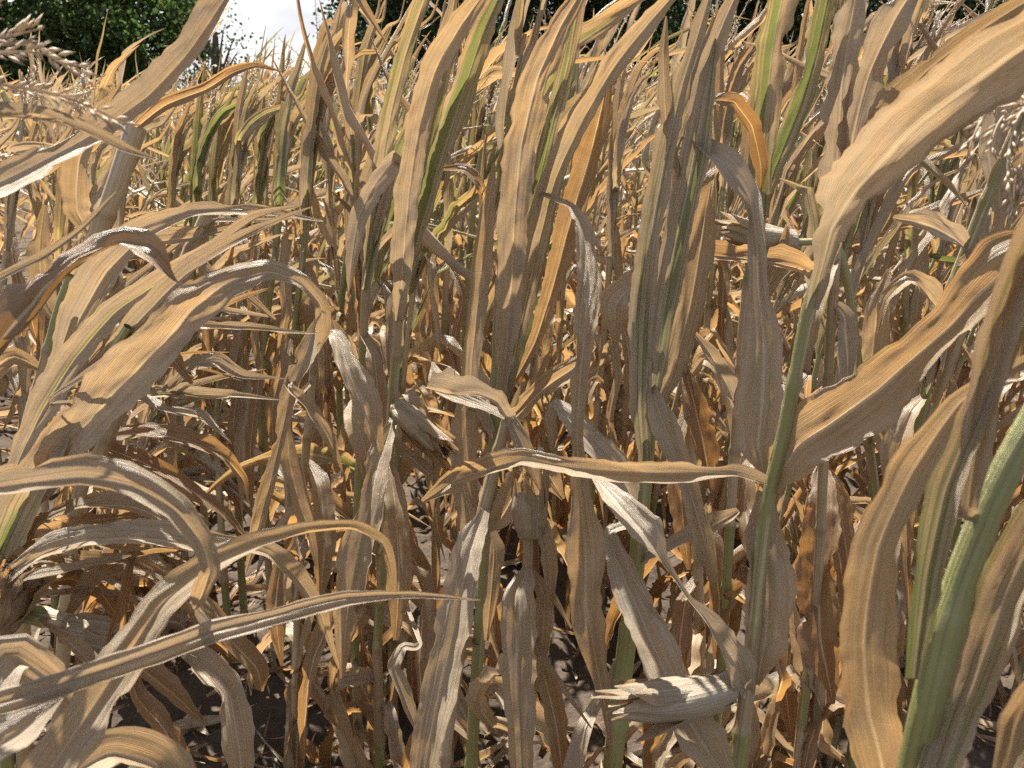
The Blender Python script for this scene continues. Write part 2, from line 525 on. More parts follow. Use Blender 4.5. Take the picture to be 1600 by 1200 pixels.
def tassel_geo(branches, size=0.0045, gap=0.0038, seed=0):
    r = np.random.RandomState(seed)
    vv, qq = [], []
    off = 0
    octq = np.array([(0, 1, 2, 2), (0, 2, 3, 3), (0, 3, 4, 4), (0, 4, 1, 1), (5, 2, 1, 1), (5, 3, 2, 2), (5, 4, 3, 3), (5, 1, 4, 4)])[:, :3]
    for b in branches:
        b = np.asarray(b, float)
        ln = np.linalg.norm(np.diff(b, axis=0), axis=1).sum()
        n = max(int(ln / gap), 4)
        c = spline(b, n)
        T = norm(np.gradient(c, axis=0))
        v, q, _ = tube(spline(b, 12), np.linspace(0.0016, 0.0006, 12), 4)
        vv.append(v); qq.append(np.vstack([q[:, [0, 1, 2]], q[:, [0, 2, 3]]]) + off); off += len(v)
        A = norm(np.cross(T, r.randn(n, 3))); B = np.cross(T, A)
        D = norm(T + A * (0.35 + 0.5 * r.rand(n, 1)))
        sz = size * (0.7 + 0.6 * r.rand(n, 1))
        E = norm(np.cross(D, B)); F = np.cross(D, E)
        p = c + A * 0.0015
        mid = p + D * sz * 0.8
        w = sz * 0.24
        ov = np.stack([p, mid + E * w, mid + F * w, mid - E * w, mid - F * w, p + D * sz * 2.1], axis=1)
        vv.append(ov.reshape(-1, 3))
        qq.append((octq[None] + (np.arange(n) * 6)[:, None, None]).reshape(-1, 3) + off); off += n * 6
    return np.vstack(vv), np.vstack(qq)


TONES = (0.08, 0.42, 0.3)


def ear_geo(length, rad, seed, open_tip=0.3):
    """Husk pointing along +Z from the origin; a shallow-ridged loft with loose husk tips."""
    r = np.random.RandomState(seed)
    n, k = 26, 24
    t = np.linspace(0, 1, n)
    prof = np.interp(t, [0, 0.06, 0.2, 0.5, 0.75, 0.9, 1.0], [0.35, 0.62, 0.92, 1.0, 0.72, 0.42, 0.20 + open_tip * 0.5]) * rad
    a = np.linspace(0, 2 * np.pi, k + 1)
    ph = r.rand(4) * 6.28
    rr = prof[:, None] * (1 + 0.10 * np.sin(3 * a[None] + ph[0] + 1.5 * t[:, None]) + 0.05 * np.sin(9 * a[None] + ph[1]) * t[:, None]
                          + 0.20 * t[:, None] ** 3 * np.sin(5 * a[None] + ph[2]) + 0.05 * (vnoise(t[:, None] * 7, a[None] * 2.2) - 0.5))
    bend = rad * 0.7 * t ** 2
    zz = (t[:, None] + 0.10 * t[:, None] ** 4 * np.sin(4 * a[None] + ph[3])) * length
    v = np.stack([rr * np.cos(a)[None] + bend[:, None], rr * np.sin(a)[None], zz], axis=-1)
    uv = np.stack(np.broadcast_arrays((t * length)[:, None], (a / 6.283)[None]), axis=-1)
    d = tint(n, k + 1, t, TONES[seed - 100], 0.1, r.rand())
    V, Q, U, D = [v.reshape(-1, 3)], [grid_quads(n, k + 1)], [uv.reshape(-1, 2)], [d.reshape(-1, 4)]
    off = n * (k + 1)
    for j in range(7):
        az = r.rand() * 6.28
        m, M = 14, 7
        tt = np.linspace(0, 1, m)
        oc = rad * (1.02 + 0.05 * j) * np.interp(tt, [0, 0.5, 1], [0.7, 1.0, 0.75 + 0.7 * r.rand()])
        sp = np.stack([oc * math.cos(az) + rad * 0.5 * tt ** 2, oc * math.sin(az), length * (0.05 + tt * (0.8 + 0.35 * r.rand()))], axis=1)
        T = norm(np.gradient(sp, axis=0)); O = np.tile([math.cos(az), math.sin(az), 0.0], (m, 1))
        W = norm(np.cross(T, O)); N = -np.cross(W, T) * np.sign((np.cross(W, T) * O).sum(1))[:, None]
        w = rad * np.interp(tt, [0, 0.3, 0.8, 1], [0.9, 1.6, 1.1, 0.1])
        vv, u2, uu = ribbon(sp, W, N, w, M, 0.9, 0.05, 0.16, 0.05, seed + j, 0.3, crease=0.3)
        V.append(vv.reshape(-1, 3)); Q.append(grid_quads(m, M) + off); off += m * M
        U.append(u2.reshape(-1, 2)); D.append(tint(m, M, uu, TONES[seed - 100], 0.1, r.rand()).reshape(-1, 4))
    husk = make_mesh('husk', np.vstack(V), np.vstack(Q), LEAF, np.vstack(U), np.vstack(D))
    SV, SQ, off = [], [], 0
    for j in range(45):
        c = np.array((bend[-1] + r.randn() * rad * 0.15, r.randn() * rad * 0.15, length * 0.96))
        dr = norm(np.array((r.randn() * 0.5, r.randn() * 0.5, 1.0)))
        l = rad * (0.5 + 0.6 * r.rand())
        pts = np.array([c, c + dr * l * 0.4, c + dr * l * 0.7 + r.randn(3) * l * 0.22, c + dr * l * 0.8 + r.randn(3) * l * 0.4])
        v, q, _ = tube(spline(pts, 7), np.linspace(0.0007, 0.0004, 7), 3)
        SV.append(v); SQ.append(q + off); off += len(v)
    silk = make_mesh('ear_silk', np.vstack(SV), np.vstack(SQ), SILK)
    return husk, silk


EARS = [ear_geo(0.17, 0.026, 100 + i, 0.2 + 0.2 * i) for i in range(3)]


def put_ear(parent, base, p0, p1, proto, scale_r=None):
    p0, p1 = np.asarray(p0, float), np.asarray(p1, float)
    h, s = EARS[proto]
    o = link('ear', h, parent)
    q = Vector(p1 - p0)
    f = q.length / 0.17
    o.location = p0 - base
    o.rotation_mode = 'QUATERNION'
    o.rotation_quaternion = q.to_track_quat('Z', 'X')
    o.scale = (scale_r or f, scale_r or f, f)
    if proto: link('silk', s, o)
    return o


# ------------------------------------------------------------------ traced plants of the nearest rows
def plant(label, stalk, leaves, ears=(), tassel=None, green=0.6, group=None, ground=True, sheath=True):
    pts = np.array([list(P(p[0], p[1], p[2])) + [p[3] * p[2] / FPX * 0.5] for p in stalk])
    if ground and pts[0][2] > 0.02:
        d = pts[0, :3] - pts[1, :3]
        d = d / np.linalg.norm(d)
        d[:2] *= 0.45; d = d / np.linalg.norm(d)
        if d[2] > -0.6: d = norm(np.array((d[0] * 0.3, d[1] * 0.3, -1.0)))
        q = pts[0].copy(); ext = []
        step = pts[0][2] / 5
        for i in range(5):
            q = q.copy(); q[:3] += d * step / -d[2]; q[3] = pts[0][3] * (1 + 0.06 * (i + 1)); ext.append(q)
            d = norm(d + np.array((0, 0, -0.15)))
        ext[-1][2] = float(ground_z(ext[-1][0], ext[-1][1])) - 0.03
        pts = np.vstack([np.array(ext[::-1]), pts])
    n = int(np.clip(np.linalg.norm(np.diff(pts[:, :3], axis=0), axis=1).sum() / 0.010, 30, 220))
    S = spline(pts, n)
    base = S[0, :3].copy()
    base[2] = max(base[2], float(ground_z(base[0], base[1])))
    root = empty('corn_plant', base)
    tag(root, label, 'corn plant', group)
    seed = int(abs(stalk[0][0]) * 7 + abs(stalk[0][1]))
    link('stalk', stalk_mesh('stalk', S[:, :3], S[:, 3], base, green, seed), root)
    for lf in leaves:
        kw = dict(lf[1]) if len(lf) > 1 and isinstance(lf[1], dict) else {}
        traced_leaf(root, base, lf[0], stalk=S[:, :3], **kw)
    HERO.append((root, base, S[:, :3].copy(), seed))
    for e in ears:
        put_ear(root, base, P(*e[0]), P(*e[1]), e[2] if len(e) > 2 else 0, e[3] if len(e) > 3 else None)
    if tassel:
        br = [[P(*q) for q in b] for b in tassel]
        v, q = tassel_geo(br, 0.0054, 0.0026, seed)
        link('tassel', make_mesh('tassel', v - base, q, TASSEL, smooth=False), root)
    return root


HERO = []
G = 'corn plants of the two nearest rows'
K = dict

def sweep(seed, n, a, b, da, db, d, w, rise):
    """n narrow blades running from about a to about b (pixels), bowed by rise."""
    r = np.random.RandomState(seed); out = []
    for _ in range(n):
        x0, y0, x1, y1 = a[0] + r.uniform(-1, 1) * da[0], a[1] + r.uniform(-1, 1) * da[1], b[0] + r.uniform(-1, 1) * db[0], b[1] + r.uniform(-1, 1) * db[1]
        dd = d + r.uniform(-.06, .08); ww = w * r.uniform(.55, 1.25); k = rise * r.uniform(.3, 1.5)
        m = lambda t: (x0 + (x1 - x0) * t + r.uniform(-5, 5), y0 + (y1 - y0) * t - k * 4 * t * (1 - t) + r.uniform(-5, 5), dd + .03 * r.randn())
        out.append(([m(0) + (ww * .5,), m(.25) + (ww,), m(.5) + (ww * .9, r.uniform(-25, 25)), m(.78) + (ww * .6,), m(1) + (1.2,)], K(tone=r.uniform(0, .55), green=r.choice([0, 0, .3]), curl=r.uniform(.6, 2.0), fold=.4)))
    return out


# right: stalk with the great white-edged leaf
plant('tall plant with bare green stalk, wide leaf sweeping right and open husk at its foot',
      [(1150, 1215, 1.0, 27), (1165, 1100, .98, 25), (1178, 980, .95, 23), (1188, 880, .92, 22), (1200, 780, .90, 22), (1222, 690, .88, 22), (1240, 600, .86, 21), (1262, 490, .84, 22), (1285, 410, .82, 19), (1300, 360, .80, 14)],
      [([(1268, 480, .835, 24), (1285, 415, .81, 36, 0), (1302, 358, .79, 62, 10), (1345, 295, .74, 100, 18), (1410, 225, .68, 120, 12), (1500, 150, .62, 130, 5), (1600, 75, .56, 136, 0), (1720, 0, .5, 120), (1840, -10, .46, 40)], K(tone=.12, green=.35, curl=.9, fold=.30, pleat=.10, gfade=1.6)),
       ([(1207, 765, .9, 26), (1245, 700, .88, 105, -20), (1300, 660, .86, 122, -30), (1370, 610, .84, 112, -25), (1430, 558, .82, 84, -10), (1485, 512, .80, 80, 15), (1535, 462, .78, 110, 25), (1585, 420, .76, 126, 25), (1650, 370, .74, 80, 25)], K(tone=.5, curl=.35, fold=.15, ruffle=.10)),
       ([(1195, 770, .93, 30), (1194, 850, .94, 78), (1198, 930, .95, 86), (1195, 1000, .96, 64), (1183, 1070, .97, 8)], K(tone=.15, curl=.4, fold=.2, ruffle=.1)),
       ([(1195, 755, .89, 20), (1150, 743, .88, 30), (1080, 740, .90, 44, 25), (1000, 738, .93, 44, 35), (900, 733, .98, 38, 20), (820, 722, 1.02, 40, 0), (775, 730, 1.05, 44), (715, 752, 1.1, 48), (660, 784, 1.12, 8)], K(tone=.30, green=.12, curl=.9, fold=.35, ruffle=.1)),
       ([(1168, 1085, .97, 22), (1145, 1035, .94, 62), (1108, 975, .92, 42), (1075, 935, .92, 10), (1035, 875, .93, 16), (1002, 835, .94, 66), (965, 790, .96, 50), (930, 745, 1.0, 16)], K(tone=.05, green=.2, curl=.4, fold=.35, ruffle=.12)),
       ],
      ears=[((1152, 1072, .97), (968, 1128, .90), 0, .92)], green=.75, group=G)

# right edge: blurred green stalk close to the lens
plant('blurred plant close to the lens, thick green stalk and tan leaves, lower right corner',
      [(1425, 1215, .52, 50), (1455, 1080, .5, 50), (1490, 940, .49, 50), (1530, 830, .48, 48), (1570, 740, .47, 46), (1620, 650, .46, 46), (1680, 540, .45, 36)],
      [([(1610, 560, .50, 20), (1500, 630, .53, 50, 20), (1430, 735, .55, 78), (1372, 860, .56, 88), (1350, 1000, .57, 96), (1355, 1120, .58, 98), (1390, 1260, .6, 80)], K(tone=.35, curl=.5, fold=.2)),
       ([(1428, 1060, .5, 30), (1448, 900, .49, 50), (1478, 770, .48, 56), (1530, 640, .47, 60), (1575, 530, .46, 62), (1622, 420, .45, 55), (1690, 290, .44, 30)], K(tone=.25, green=.75, curl=.7, fold=.3)),
       ([(1462, 1240, .5, 60), (1520, 1090, .5, 88), (1572, 940, .49, 95), (1632, 820, .48, 85), (1720, 690, .47, 30)], K(tone=.25, green=.45, curl=.6, fold=.3)),
       ([(1512, 800, .475, 30), (1542, 620, .465, 60), (1578, 490, .455, 76), (1625, 375, .445, 70), (1700, 250, .43, 30)], K(tone=.25, green=.15, curl=.6, fold=.3)),
       ([(1560, 1230, .5, 40), (1590, 1130, .5, 55), (1640, 1040, .49, 30)], K(tone=.45, curl=.5))],
      green=.95, group=G)

# right centre: the green topped plant
plant('plant with two upright green leaves before the dark tree, beside the crinkled pale leaves',
      [(1130, 1000, 1.6, 15), (1142, 800, 1.45, 15), (1152, 640, 1.38, 16), (1165, 480, 1.32, 17), (1186, 350, 1.27, 20), (1195, 300, 1.25, 20)],
      [([(1190, 340, 1.26, 26), (1194, 210, 1.22, 54), (1204, 90, 1.18, 60), (1222, -10, 1.15, 62), (1250, -110, 1.1, 20)], K(tone=.3, green=.72, curl=.5, gfade=.35)),
       ([(1190, 330, 1.26, 20), (1212, 262, 1.24, 36), (1248, 170, 1.21, 42), (1275, 80, 1.18, 40), (1295, -10, 1.15, 36), (1330, -110, 1.12, 10)], K(tone=.2, green=.72, curl=.6, gfade=.5)),
       ([(1186, 350, 1.27, 14), (1165, 300, 1.25, 30), (1172, 220, 1.24, 30), (1185, 130, 1.22, 26), (1190, 60, 1.2, 5)], K(tone=.3, green=.5)),
       ([(1150, 640, 1.38, 14), (1135, 600, 1.36, 34), (1110, 555, 1.34, 30), (1085, 520, 1.33, 10)], K(tone=.1, green=.1, curl=.8)),
       ([(1160, 520, 1.34, 14), (1180, 480, 1.33, 36), (1205, 440, 1.32, 40), (1222, 400, 1.31, 30), (1230, 350, 1.3, 8)], K(tone=.3, curl=.8))],
      green=.8, group=G)

# crinkled pale leaves
plant('plant with crinkled almost white upright leaves in front of the dark right tree',
      [(1278, 900, 1.5, 15), (1288, 700, 1.4, 15), (1300, 480, 1.3, 15), (1312, 330, 1.25, 16), (1318, 260, 1.2, 14)],
      [([(1311, 350, 1.26, 26), (1311, 240, 1.2, 52), (1317, 130, 1.15, 54), (1328, 50, 1.12, 58), (1345, -40, 1.1, 40)], K(tone=0, curl=.7, ruffle=.28, pleat=.08, edge=.2)),
       ([(1316, 320, 1.23, 26), (1335, 215, 1.18, 54), (1362, 112, 1.14, 52), (1400, 30, 1.1, 58), (1450, -50, 1.06, 30)], K(tone=.02, curl=.6, ruffle=.22, edge=.2)),
       ([(1322, 320, 1.22, 20), (1355, 238, 1.15, 48, 20), (1398, 165, 1.08, 62, 30), (1450, 112, 1.02, 42, 20), (1530, 50, .96, 40), (1610, 0, .9, 40), (1700, -40, .85, 12)], K(tone=.35, curl=.7, thin=.6)),
       ([(1300, 470, 1.3, 15), (1318, 500, 1.3, 36), (1324, 560, 1.3, 40), (1322, 630, 1.31, 20)], K(tone=.05, curl=1.0, fold=.3)),
       ([(1306, 400, 1.28, 14), (1290, 440, 1.26, 34), (1268, 500, 1.25, 40), (1262, 580, 1.25, 10)], K(tone=.3, curl=.8))],
      green=.35, group=G)

# plant with blurred hanging tassel at the right edge
plant('plant outside the right edge whose blurred pinkish tassel hangs into the picture',
      [(1790, 700, .66, 36), (1750, 400, .64, 28), (1710, 240, .62, 18), (1660, 165, .61, 10), (1622, 160, .6, 8)],
      [([(1750, 400, .64, 20), (1720, 300, .62, 50), (1735, 180, .6, 60), (1790, 60, .58, 30)], K(tone=.2, green=.2)),
       ([(1770, 520, .65, 20), (1800, 420, .63, 60), (1860, 360, .62, 40)], K(tone=.3))],
      tassel=[[(1622, 160, .6), (1598, 172, .6), (1580, 215, .6), (1575, 270, .6), (1582, 330, .6)],
              [(1622, 160, .6), (1606, 200, .6), (1600, 260, .6), (1605, 330, .6)],
              [(1622, 160, .6), (1590, 165, .61), (1562, 190, .61), (1545, 235, .61)],
              [(1622, 160, .6), (1570, 150, .62), (1530, 195, .62), (1512, 240, .62)]], green=.3, group=G)

plant('slanting plant with slim green stalk leaning right, above the blurred right corner leaves',
      [(1385, 900, 1.75, 15), (1440, 640, 1.52, 16), (1478, 480, 1.42, 18), (1510, 390, 1.38, 18), (1550, 290, 1.33, 19), (1592, 190, 1.28, 15)],
      [([(1588, 200, 1.28, 24), (1622, 110, 1.24, 46), (1668, 20, 1.2, 46), (1720, -60, 1.15, 10)], K(tone=.2, green=.6)),
       ([(1512, 390, 1.38, 18), (1484, 372, 1.36, 44), (1440, 352, 1.34, 48), (1395, 340, 1.32, 10)], K(tone=.15, curl=.7)),
       ([(1472, 495, 1.42, 18), (1448, 462, 1.4, 46), (1420, 442, 1.38, 40), (1385, 470, 1.4, 24), (1372, 520, 1.4, 5)], K(tone=.3, curl=.8)),
       ([(1550, 290, 1.33, 16), (1545, 240, 1.32, 40), (1560, 160, 1.3, 42), (1590, 80, 1.28, 10)], K(tone=.02, ruffle=.2)),
       ([(1500, 410, 1.38, 14), (1535, 400, 1.36, 36), (1570, 440, 1.35, 44), (1585, 520, 1.35, 30), (1590, 590, 1.36, 6)], K(tone=.35)),
       ([(1445, 620, 1.5, 14), (1425, 650, 1.48, 40), (1400, 720, 1.47, 48), (1388, 800, 1.47, 10)], K(tone=.5, curl=.8))],
      ears=[((1480, 480, 1.42), (1440, 590, 1.40), 1)], green=.85, group=G)

# centre right: mauve-grey sheaf
plant('tall sheaf of mauve grey upright leaves with blue green edges on a dark green stalk',
      [(955, 1220, 1.2, 30), (970, 1080, 1.18, 30), (985, 960, 1.15, 27), (1000, 830, 1.12, 25), (1010, 720, 1.1, 23), (1015, 640, 1.08, 21), (1025, 540, 1.07, 19), (1040, 420, 1.05, 17), (1062, 280, 1.03, 14), (1080, 170, 1.0, 9)],
      [([(1008, 745, 1.10, 20), (1000, 640, 1.07, 40), (1004, 500, 1.05, 48), (1018, 370, 1.03, 50), (1042, 240, 1.01, 48), (1066, 140, .99, 42), (1092, 50, .97, 34), (1118, -40, .95, 8)], K(tone=.05, green=.50, curl=.75, gfade=.5)),
       ([(1016, 650, 1.07, 20), (1032, 520, 1.04, 42), (1052, 400, 1.01, 58), (1080, 270, .99, 58), (1100, 155, .97, 46), (1112, 95, .96, 18), (1118, 60, .96, 3)], K(tone=.04, green=.45, curl=.8, pleat=.08, gfade=.4)),
       ([(1050, 350, 1.04, 16), (1050, 270, 1.03, 28), (1040, 180, 1.01, 32), (1037, 90, .99, 24), (1041, 25, .98, 3)], K(tone=.2, curl=.8)),
       ([(1022, 650, 1.10, 18), (1050, 590, 1.1, 42), (1078, 480, 1.09, 54), (1098, 370, 1.08, 52), (1112, 290, 1.06, 42, 20), (1128, 262, 1.05, 26, 60), (1140, 290, 1.08, 20, 80)], K(tone=.28, green=.1, curl=.6)),
       ([(1082, 200, 1.0, 18), (1100, 232, .98, 38), (1140, 268, .96, 54), (1172, 315, .95, 44), (1183, 385, .94, 36), (1186, 460, .94, 40), (1196, 545, .94, 64), (1194, 630, .94, 90), (1186, 700, .94, 62), (1196, 748, .94, 8)], K(tone=.06, curl=.55, fold=.3, pleat=.08)),
       ([(1030, 440, 1.06, 14), (988, 450, 1.07, 52), (962, 480, 1.07, 62), (962, 545, 1.08, 6)], K(tone=.22, curl=.4)),
       ([(1082, 180, 1.02, 12), (1110, 160, 1.05, 26), (1145, 162, 1.1, 30), (1175, 200, 1.15, 30), (1189, 260, 1.18, 24), (1188, 305, 1.2, 3)], K(tone=.95, curl=.5, thin=.55)),
       ([(1017, 600, 1.06, 14), (1032, 655, 1.04, 50), (1055, 712, 1.03, 44), (1077, 765, 1.02, 36), (1097, 835, 1.01, 40), (1118, 910, 1.0, 14)], K(tone=.25, curl=.7)),
       ([(1078, 210, 1.0, 18), (1100, 115, .98, 42), (1130, 40, .96, 38), (1165, -40, .94, 16)], K(tone=.1, green=.1)),
       ([(1002, 815, 1.12, 14), (952, 835, 1.1, 28), (976, 910, 1.07, 60), (1010, 990, 1.04, 76), (1050, 1080, 1.0, 80), (1095, 1160, .97, 76), (1150, 1240, .95, 30)], K(tone=.18, green=.1, curl=.4)),
       ([(1000, 800, 1.11, 16), (972, 752, 1.1, 62), (930, 705, 1.1, 64), (890, 658, 1.1, 48), (868, 632, 1.11, 24), (860, 660, 1.13, 26), (862, 705, 1.15, 6)], K(tone=0, curl=.35, fold=.1)),
       ([(995, 880, 1.13, 12), (1045, 857, 1.1, 28), (1090, 836, 1.08, 36), (1130, 815, 1.06, 34), (1155, 798, 1.05, 12)], K(tone=.1, curl=.8, fold=.4)),
       ([(978, 1010, 1.16, 14), (935, 1100, 1.2, 22), (914, 1140, 1.18, 38), (892, 1215, 1.17, 36)], K(tone=.0, green=.15, curl=.5))],
      green=.95, group=G)

# centre: wide pink-tan blade
plant('plant with wide pink tan blade and green edged leaves fanning up mid picture',
      [(735, 1215, 1.5, 20), (745, 1050, 1.45, 20), (757, 900, 1.4, 20), (768, 760, 1.36, 20), (775, 640, 1.3, 19), (778, 520, 1.27, 19), (785, 420, 1.24, 17), (795, 320, 1.21, 14), (815, 200, 1.18, 10), (840, 100, 1.15, 6)],
      [([(778, 640, 1.29, 18), (790, 560, 1.24, 32), (800, 450, 1.2, 56), (805, 340, 1.17, 60), (815, 230, 1.14, 64), (838, 130, 1.1, 66), (878, 40, 1.07, 52), (925, -40, 1.04, 14)], K(tone=.22, green=.18, curl=.45, fold=.15)),
       ([(788, 630, 1.28, 14), (812, 520, 1.24, 42), (838, 400, 1.2, 50), (868, 280, 1.16, 48), (915, 180, 1.12, 46), (965, 100, 1.08, 44), (1020, 30, 1.05, 38), (1080, -40, 1.02, 12)], K(tone=.18, green=.6, curl=.7, gfade=.7)),
       ([(800, 400, 1.22, 14), (838, 300, 1.18, 32), (865, 190, 1.14, 34), (890, 90, 1.1, 32), (906, 0, 1.07, 28), (925, -90, 1.04, 8)], K(tone=.2, green=.65, curl=.7, gfade=.4)),
       ([(795, 610, 1.3, 12), (835, 540, 1.28, 30), (862, 460, 1.25, 42), (890, 360, 1.22, 52), (918, 260, 1.2, 50), (940, 170, 1.18, 42), (956, 80, 1.16, 5)], K(tone=.65, curl=.5)),
       ([(770, 680, 1.3, 14), (736, 600, 1.28, 34), (743, 510, 1.26, 38), (753, 420, 1.25, 38), (763, 330, 1.24, 28), (772, 255, 1.24, 6)], K(tone=.25, curl=.7)),
       ([(768, 650, 1.32, 12), (728, 640, 1.3, 38), (731, 720, 1.3, 34), (746, 795, 1.3, 10)], K(tone=.4)),
       ([(800, 300, 1.2, 8), (850, 305, 1.16, 12), (893, 325, 1.1, 18), (912, 370, 1.08, 42), (920, 440, 1.06, 48), (912, 530, 1.05, 42), (905, 610, 1.05, 32), (902, 690, 1.05, 24), (906, 760, 1.05, 38), (915, 860, 1.05, 70), (918, 950, 1.05, 64), (932, 1040, 1.05, 38), (948, 1120, 1.05, 18), (956, 1185, 1.06, 3)], K(tone=.33, curl=.5, ruffle=.1)),
       ([(772, 700, 1.33, 12), (800, 660, 1.3, 30), (850, 610, 1.27, 44), (895, 580, 1.25, 44), (930, 540, 1.24, 12)], K(tone=.35, curl=.7)),
       ([(762, 840, 1.38, 12), (790, 800, 1.36, 40), (815, 760, 1.35, 60), (850, 740, 1.34, 50), (880, 780, 1.34, 10)], K(tone=.35, curl=.5)),
       ([(840, 110, 1.15, 8), (870, 60, 1.13, 22), (890, 10, 1.12, 24), (905, -50, 1.1, 5)], K(tone=.3))],
      green=.9, group=G)

# left of centre
plant('plant with slim yellow green stalk, left of the one with wide pink tan blade',
      [(590, 1000, 1.85, 15), (600, 860, 1.7, 15), (606, 750, 1.6, 14), (612, 640, 1.55, 15), (620, 540, 1.5, 15), (625, 470, 1.47, 15), (640, 380, 1.43, 13), (660, 280, 1.4, 10)],
      [([(625, 500, 1.47, 16), (632, 400, 1.42, 42), (640, 300, 1.38, 48), (655, 200, 1.34, 48), (680, 110, 1.3, 48), (720, 40, 1.26, 46), (780, -40, 1.22, 14)], K(tone=.2, green=.1, curl=.5)),
       ([(640, 420, 1.45, 14), (668, 330, 1.4, 38), (695, 240, 1.36, 46), (722, 150, 1.32, 48), (752, 60, 1.28, 46), (795, -40, 1.25, 16)], K(tone=.25, green=.68, curl=.7, gfade=.4)),
       ([(630, 440, 1.46, 14), (655, 300, 1.42, 28), (680, 160, 1.38, 38), (700, 60, 1.35, 36), (718, -40, 1.32, 8)], K(tone=.2, green=.4, gfade=.6)),
       ([(612, 660, 1.52, 14), (595, 710, 1.5, 48), (580, 780, 1.47, 58), (560, 870, 1.45, 64), (545, 960, 1.44, 48), (533, 1060, 1.44, 6)], K(tone=.3, curl=.5)),
       ([(612, 685, 1.55, 10), (640, 715, 1.5, 26), (670, 740, 1.48, 24), (694, 752, 1.47, 4)], K(tone=.6, curl=.6)),
       ([(608, 720, 1.56, 12), (618, 800, 1.52, 46), (624, 900, 1.5, 50), (618, 1000, 1.5, 10)], K(tone=.5, curl=.7)),
       ([(600, 860, 1.7, 10), (655, 1003, 1.4, 10), (630, 1012, 1.37, 24), (615, 1045, 1.36, 28), (635, 1100, 1.36, 28), (662, 1165, 1.37, 10)], K(tone=.05, curl=.9)),
       ([(660, 280, 1.4, 10), (690, 268, 1.4, 20), (725, 268, 1.4, 26), (750, 290, 1.4, 26), (762, 330, 1.42, 6)], K(tone=.8))],
      ears=[((616, 632, 1.53), (690, 712, 1.48), 1, .95)], green=.65, group=G)

plant('plant with two narrow green blades and a folded white leaf, behind the slim yellow stalk',
      [(552, 900, 1.95, 13), (560, 760, 1.8, 13), (566, 600, 1.7, 13), (570, 480, 1.65, 14), (578, 380, 1.6, 13), (590, 300, 1.55, 9)],
      [([(575, 430, 1.62, 14), (590, 300, 1.56, 32), (612, 180, 1.5, 36), (635, 90, 1.45, 36), (665, 0, 1.4, 32), (700, -70, 1.36, 6)], K(tone=.25, green=.65, gfade=.5)),
       ([(572, 450, 1.62, 12), (605, 310, 1.56, 28), (645, 200, 1.5, 34), (690, 120, 1.46, 32), (718, 68, 1.44, 4)], K(tone=.2, green=.75, gfade=.5)),
       ([(580, 390, 1.6, 10), (608, 300, 1.52, 22), (616, 252, 1.48, 42, 20), (586, 285, 1.46, 48, 30), (560, 340, 1.45, 38, 20), (549, 410, 1.45, 24), (545, 455, 1.46, 4)], K(tone=0, curl=.8)),
       ([(568, 520, 1.67, 12), (585, 560, 1.62, 36), (592, 640, 1.6, 42), (585, 720, 1.6, 8)], K(tone=.7)),
       ([(564, 620, 1.7, 12), (545, 570, 1.66, 44), (528, 530, 1.64, 40), (520, 500, 1.63, 8)], K(tone=.3)),
       ([(566, 600, 1.7, 12), (560, 660, 1.64, 50), (575, 720, 1.62, 50), (590, 790, 1.62, 14)], K(tone=.35))],
      green=.85, group=G)

# broken stalk in the centre
plant('broken plant whose snapped grey stalk ends in a flap of pale husk left of centre',
      [(690, 1215, 1.15, 22), (720, 1000, 1.15, 21), (745, 850, 1.14, 20), (757, 790, 1.13, 20), (775, 720, 1.12, 19), (793, 652, 1.1, 18)],
      [([(793, 652, 1.1, 18), (776, 628, 1.09, 26, 20), (745, 620, 1.08, 46, 10), (705, 622, 1.08, 52), (666, 606, 1.08, 44)], K(tone=.0, green=.05, curl=.3, fold=.7, ruffle=.15, edge=.25, label='pale folded husk flap')),
       ([(700, 612, 1.09, 36), (684, 596, 1.10, 34), (676, 566, 1.12, 4)], K(tone=0, curl=.2, fold=.1)),
       ([(793, 650, 1.1, 22), (812, 690, 1.1, 38), (830, 730, 1.1, 32), (843, 765, 1.1, 6)], K(tone=.2, curl=.9)),
       ([(757, 795, 1.12, 20), (735, 860, 1.1, 54), (720, 930, 1.08, 68), (705, 1010, 1.06, 72), (685, 1100, 1.04, 70), (660, 1230, 1.02, 50)], K(tone=.22, curl=.45)),
       ([(757, 800, 1.13, 14), (772, 860, 1.14, 34), (768, 930, 1.15, 36), (760, 1000, 1.16, 8)], K(tone=.3, curl=.9))],
      green=.05, group=G)

plant('short plant with ear wrapped in grey husk and blades hanging straight down, bottom centre',
      [(812, 1215, 1.22, 18), (818, 1050, 1.2, 18), (824, 890, 1.18, 16), (826, 820, 1.17, 16), (835, 760, 1.18, 13), (846, 700, 1.2, 8)],
      [([(824, 888, 1.17, 20), (812, 930, 1.15, 60), (808, 1000, 1.14, 70), (808, 1090, 1.13, 64), (816, 1230, 1.12, 40)], K(tone=.25, curl=.6, pleat=.1)),
       ([(828, 890, 1.18, 12), (850, 930, 1.18, 36), (848, 1000, 1.18, 42), (838, 1080, 1.18, 8)], K(tone=.35, curl=.8)),
       ([(830, 892, 1.2, 7), (862, 930, 1.2, 14), (892, 982, 1.2, 5)], K(tone=.3, green=.9)),
       ([(822, 960, 1.19, 8), (850, 1030, 1.16, 14), (885, 1085, 1.14, 12), (924, 1138, 1.12, 3)], K(tone=.3, curl=1.2)),
       ([(826, 830, 1.17, 10), (842, 820, 1.16, 30), (856, 860, 1.16, 36), (862, 950, 1.16, 10)], K(tone=.35)),
       ([(820, 1010, 1.2, 10), (850, 1060, 1.2, 36), (868, 1130, 1.2, 40), (880, 1220, 1.2, 20)], K(tone=.7))],
      ears=[((828, 842, 1.16), (818, 735, 1.15), 2, 1.0)], green=.6, group=G)

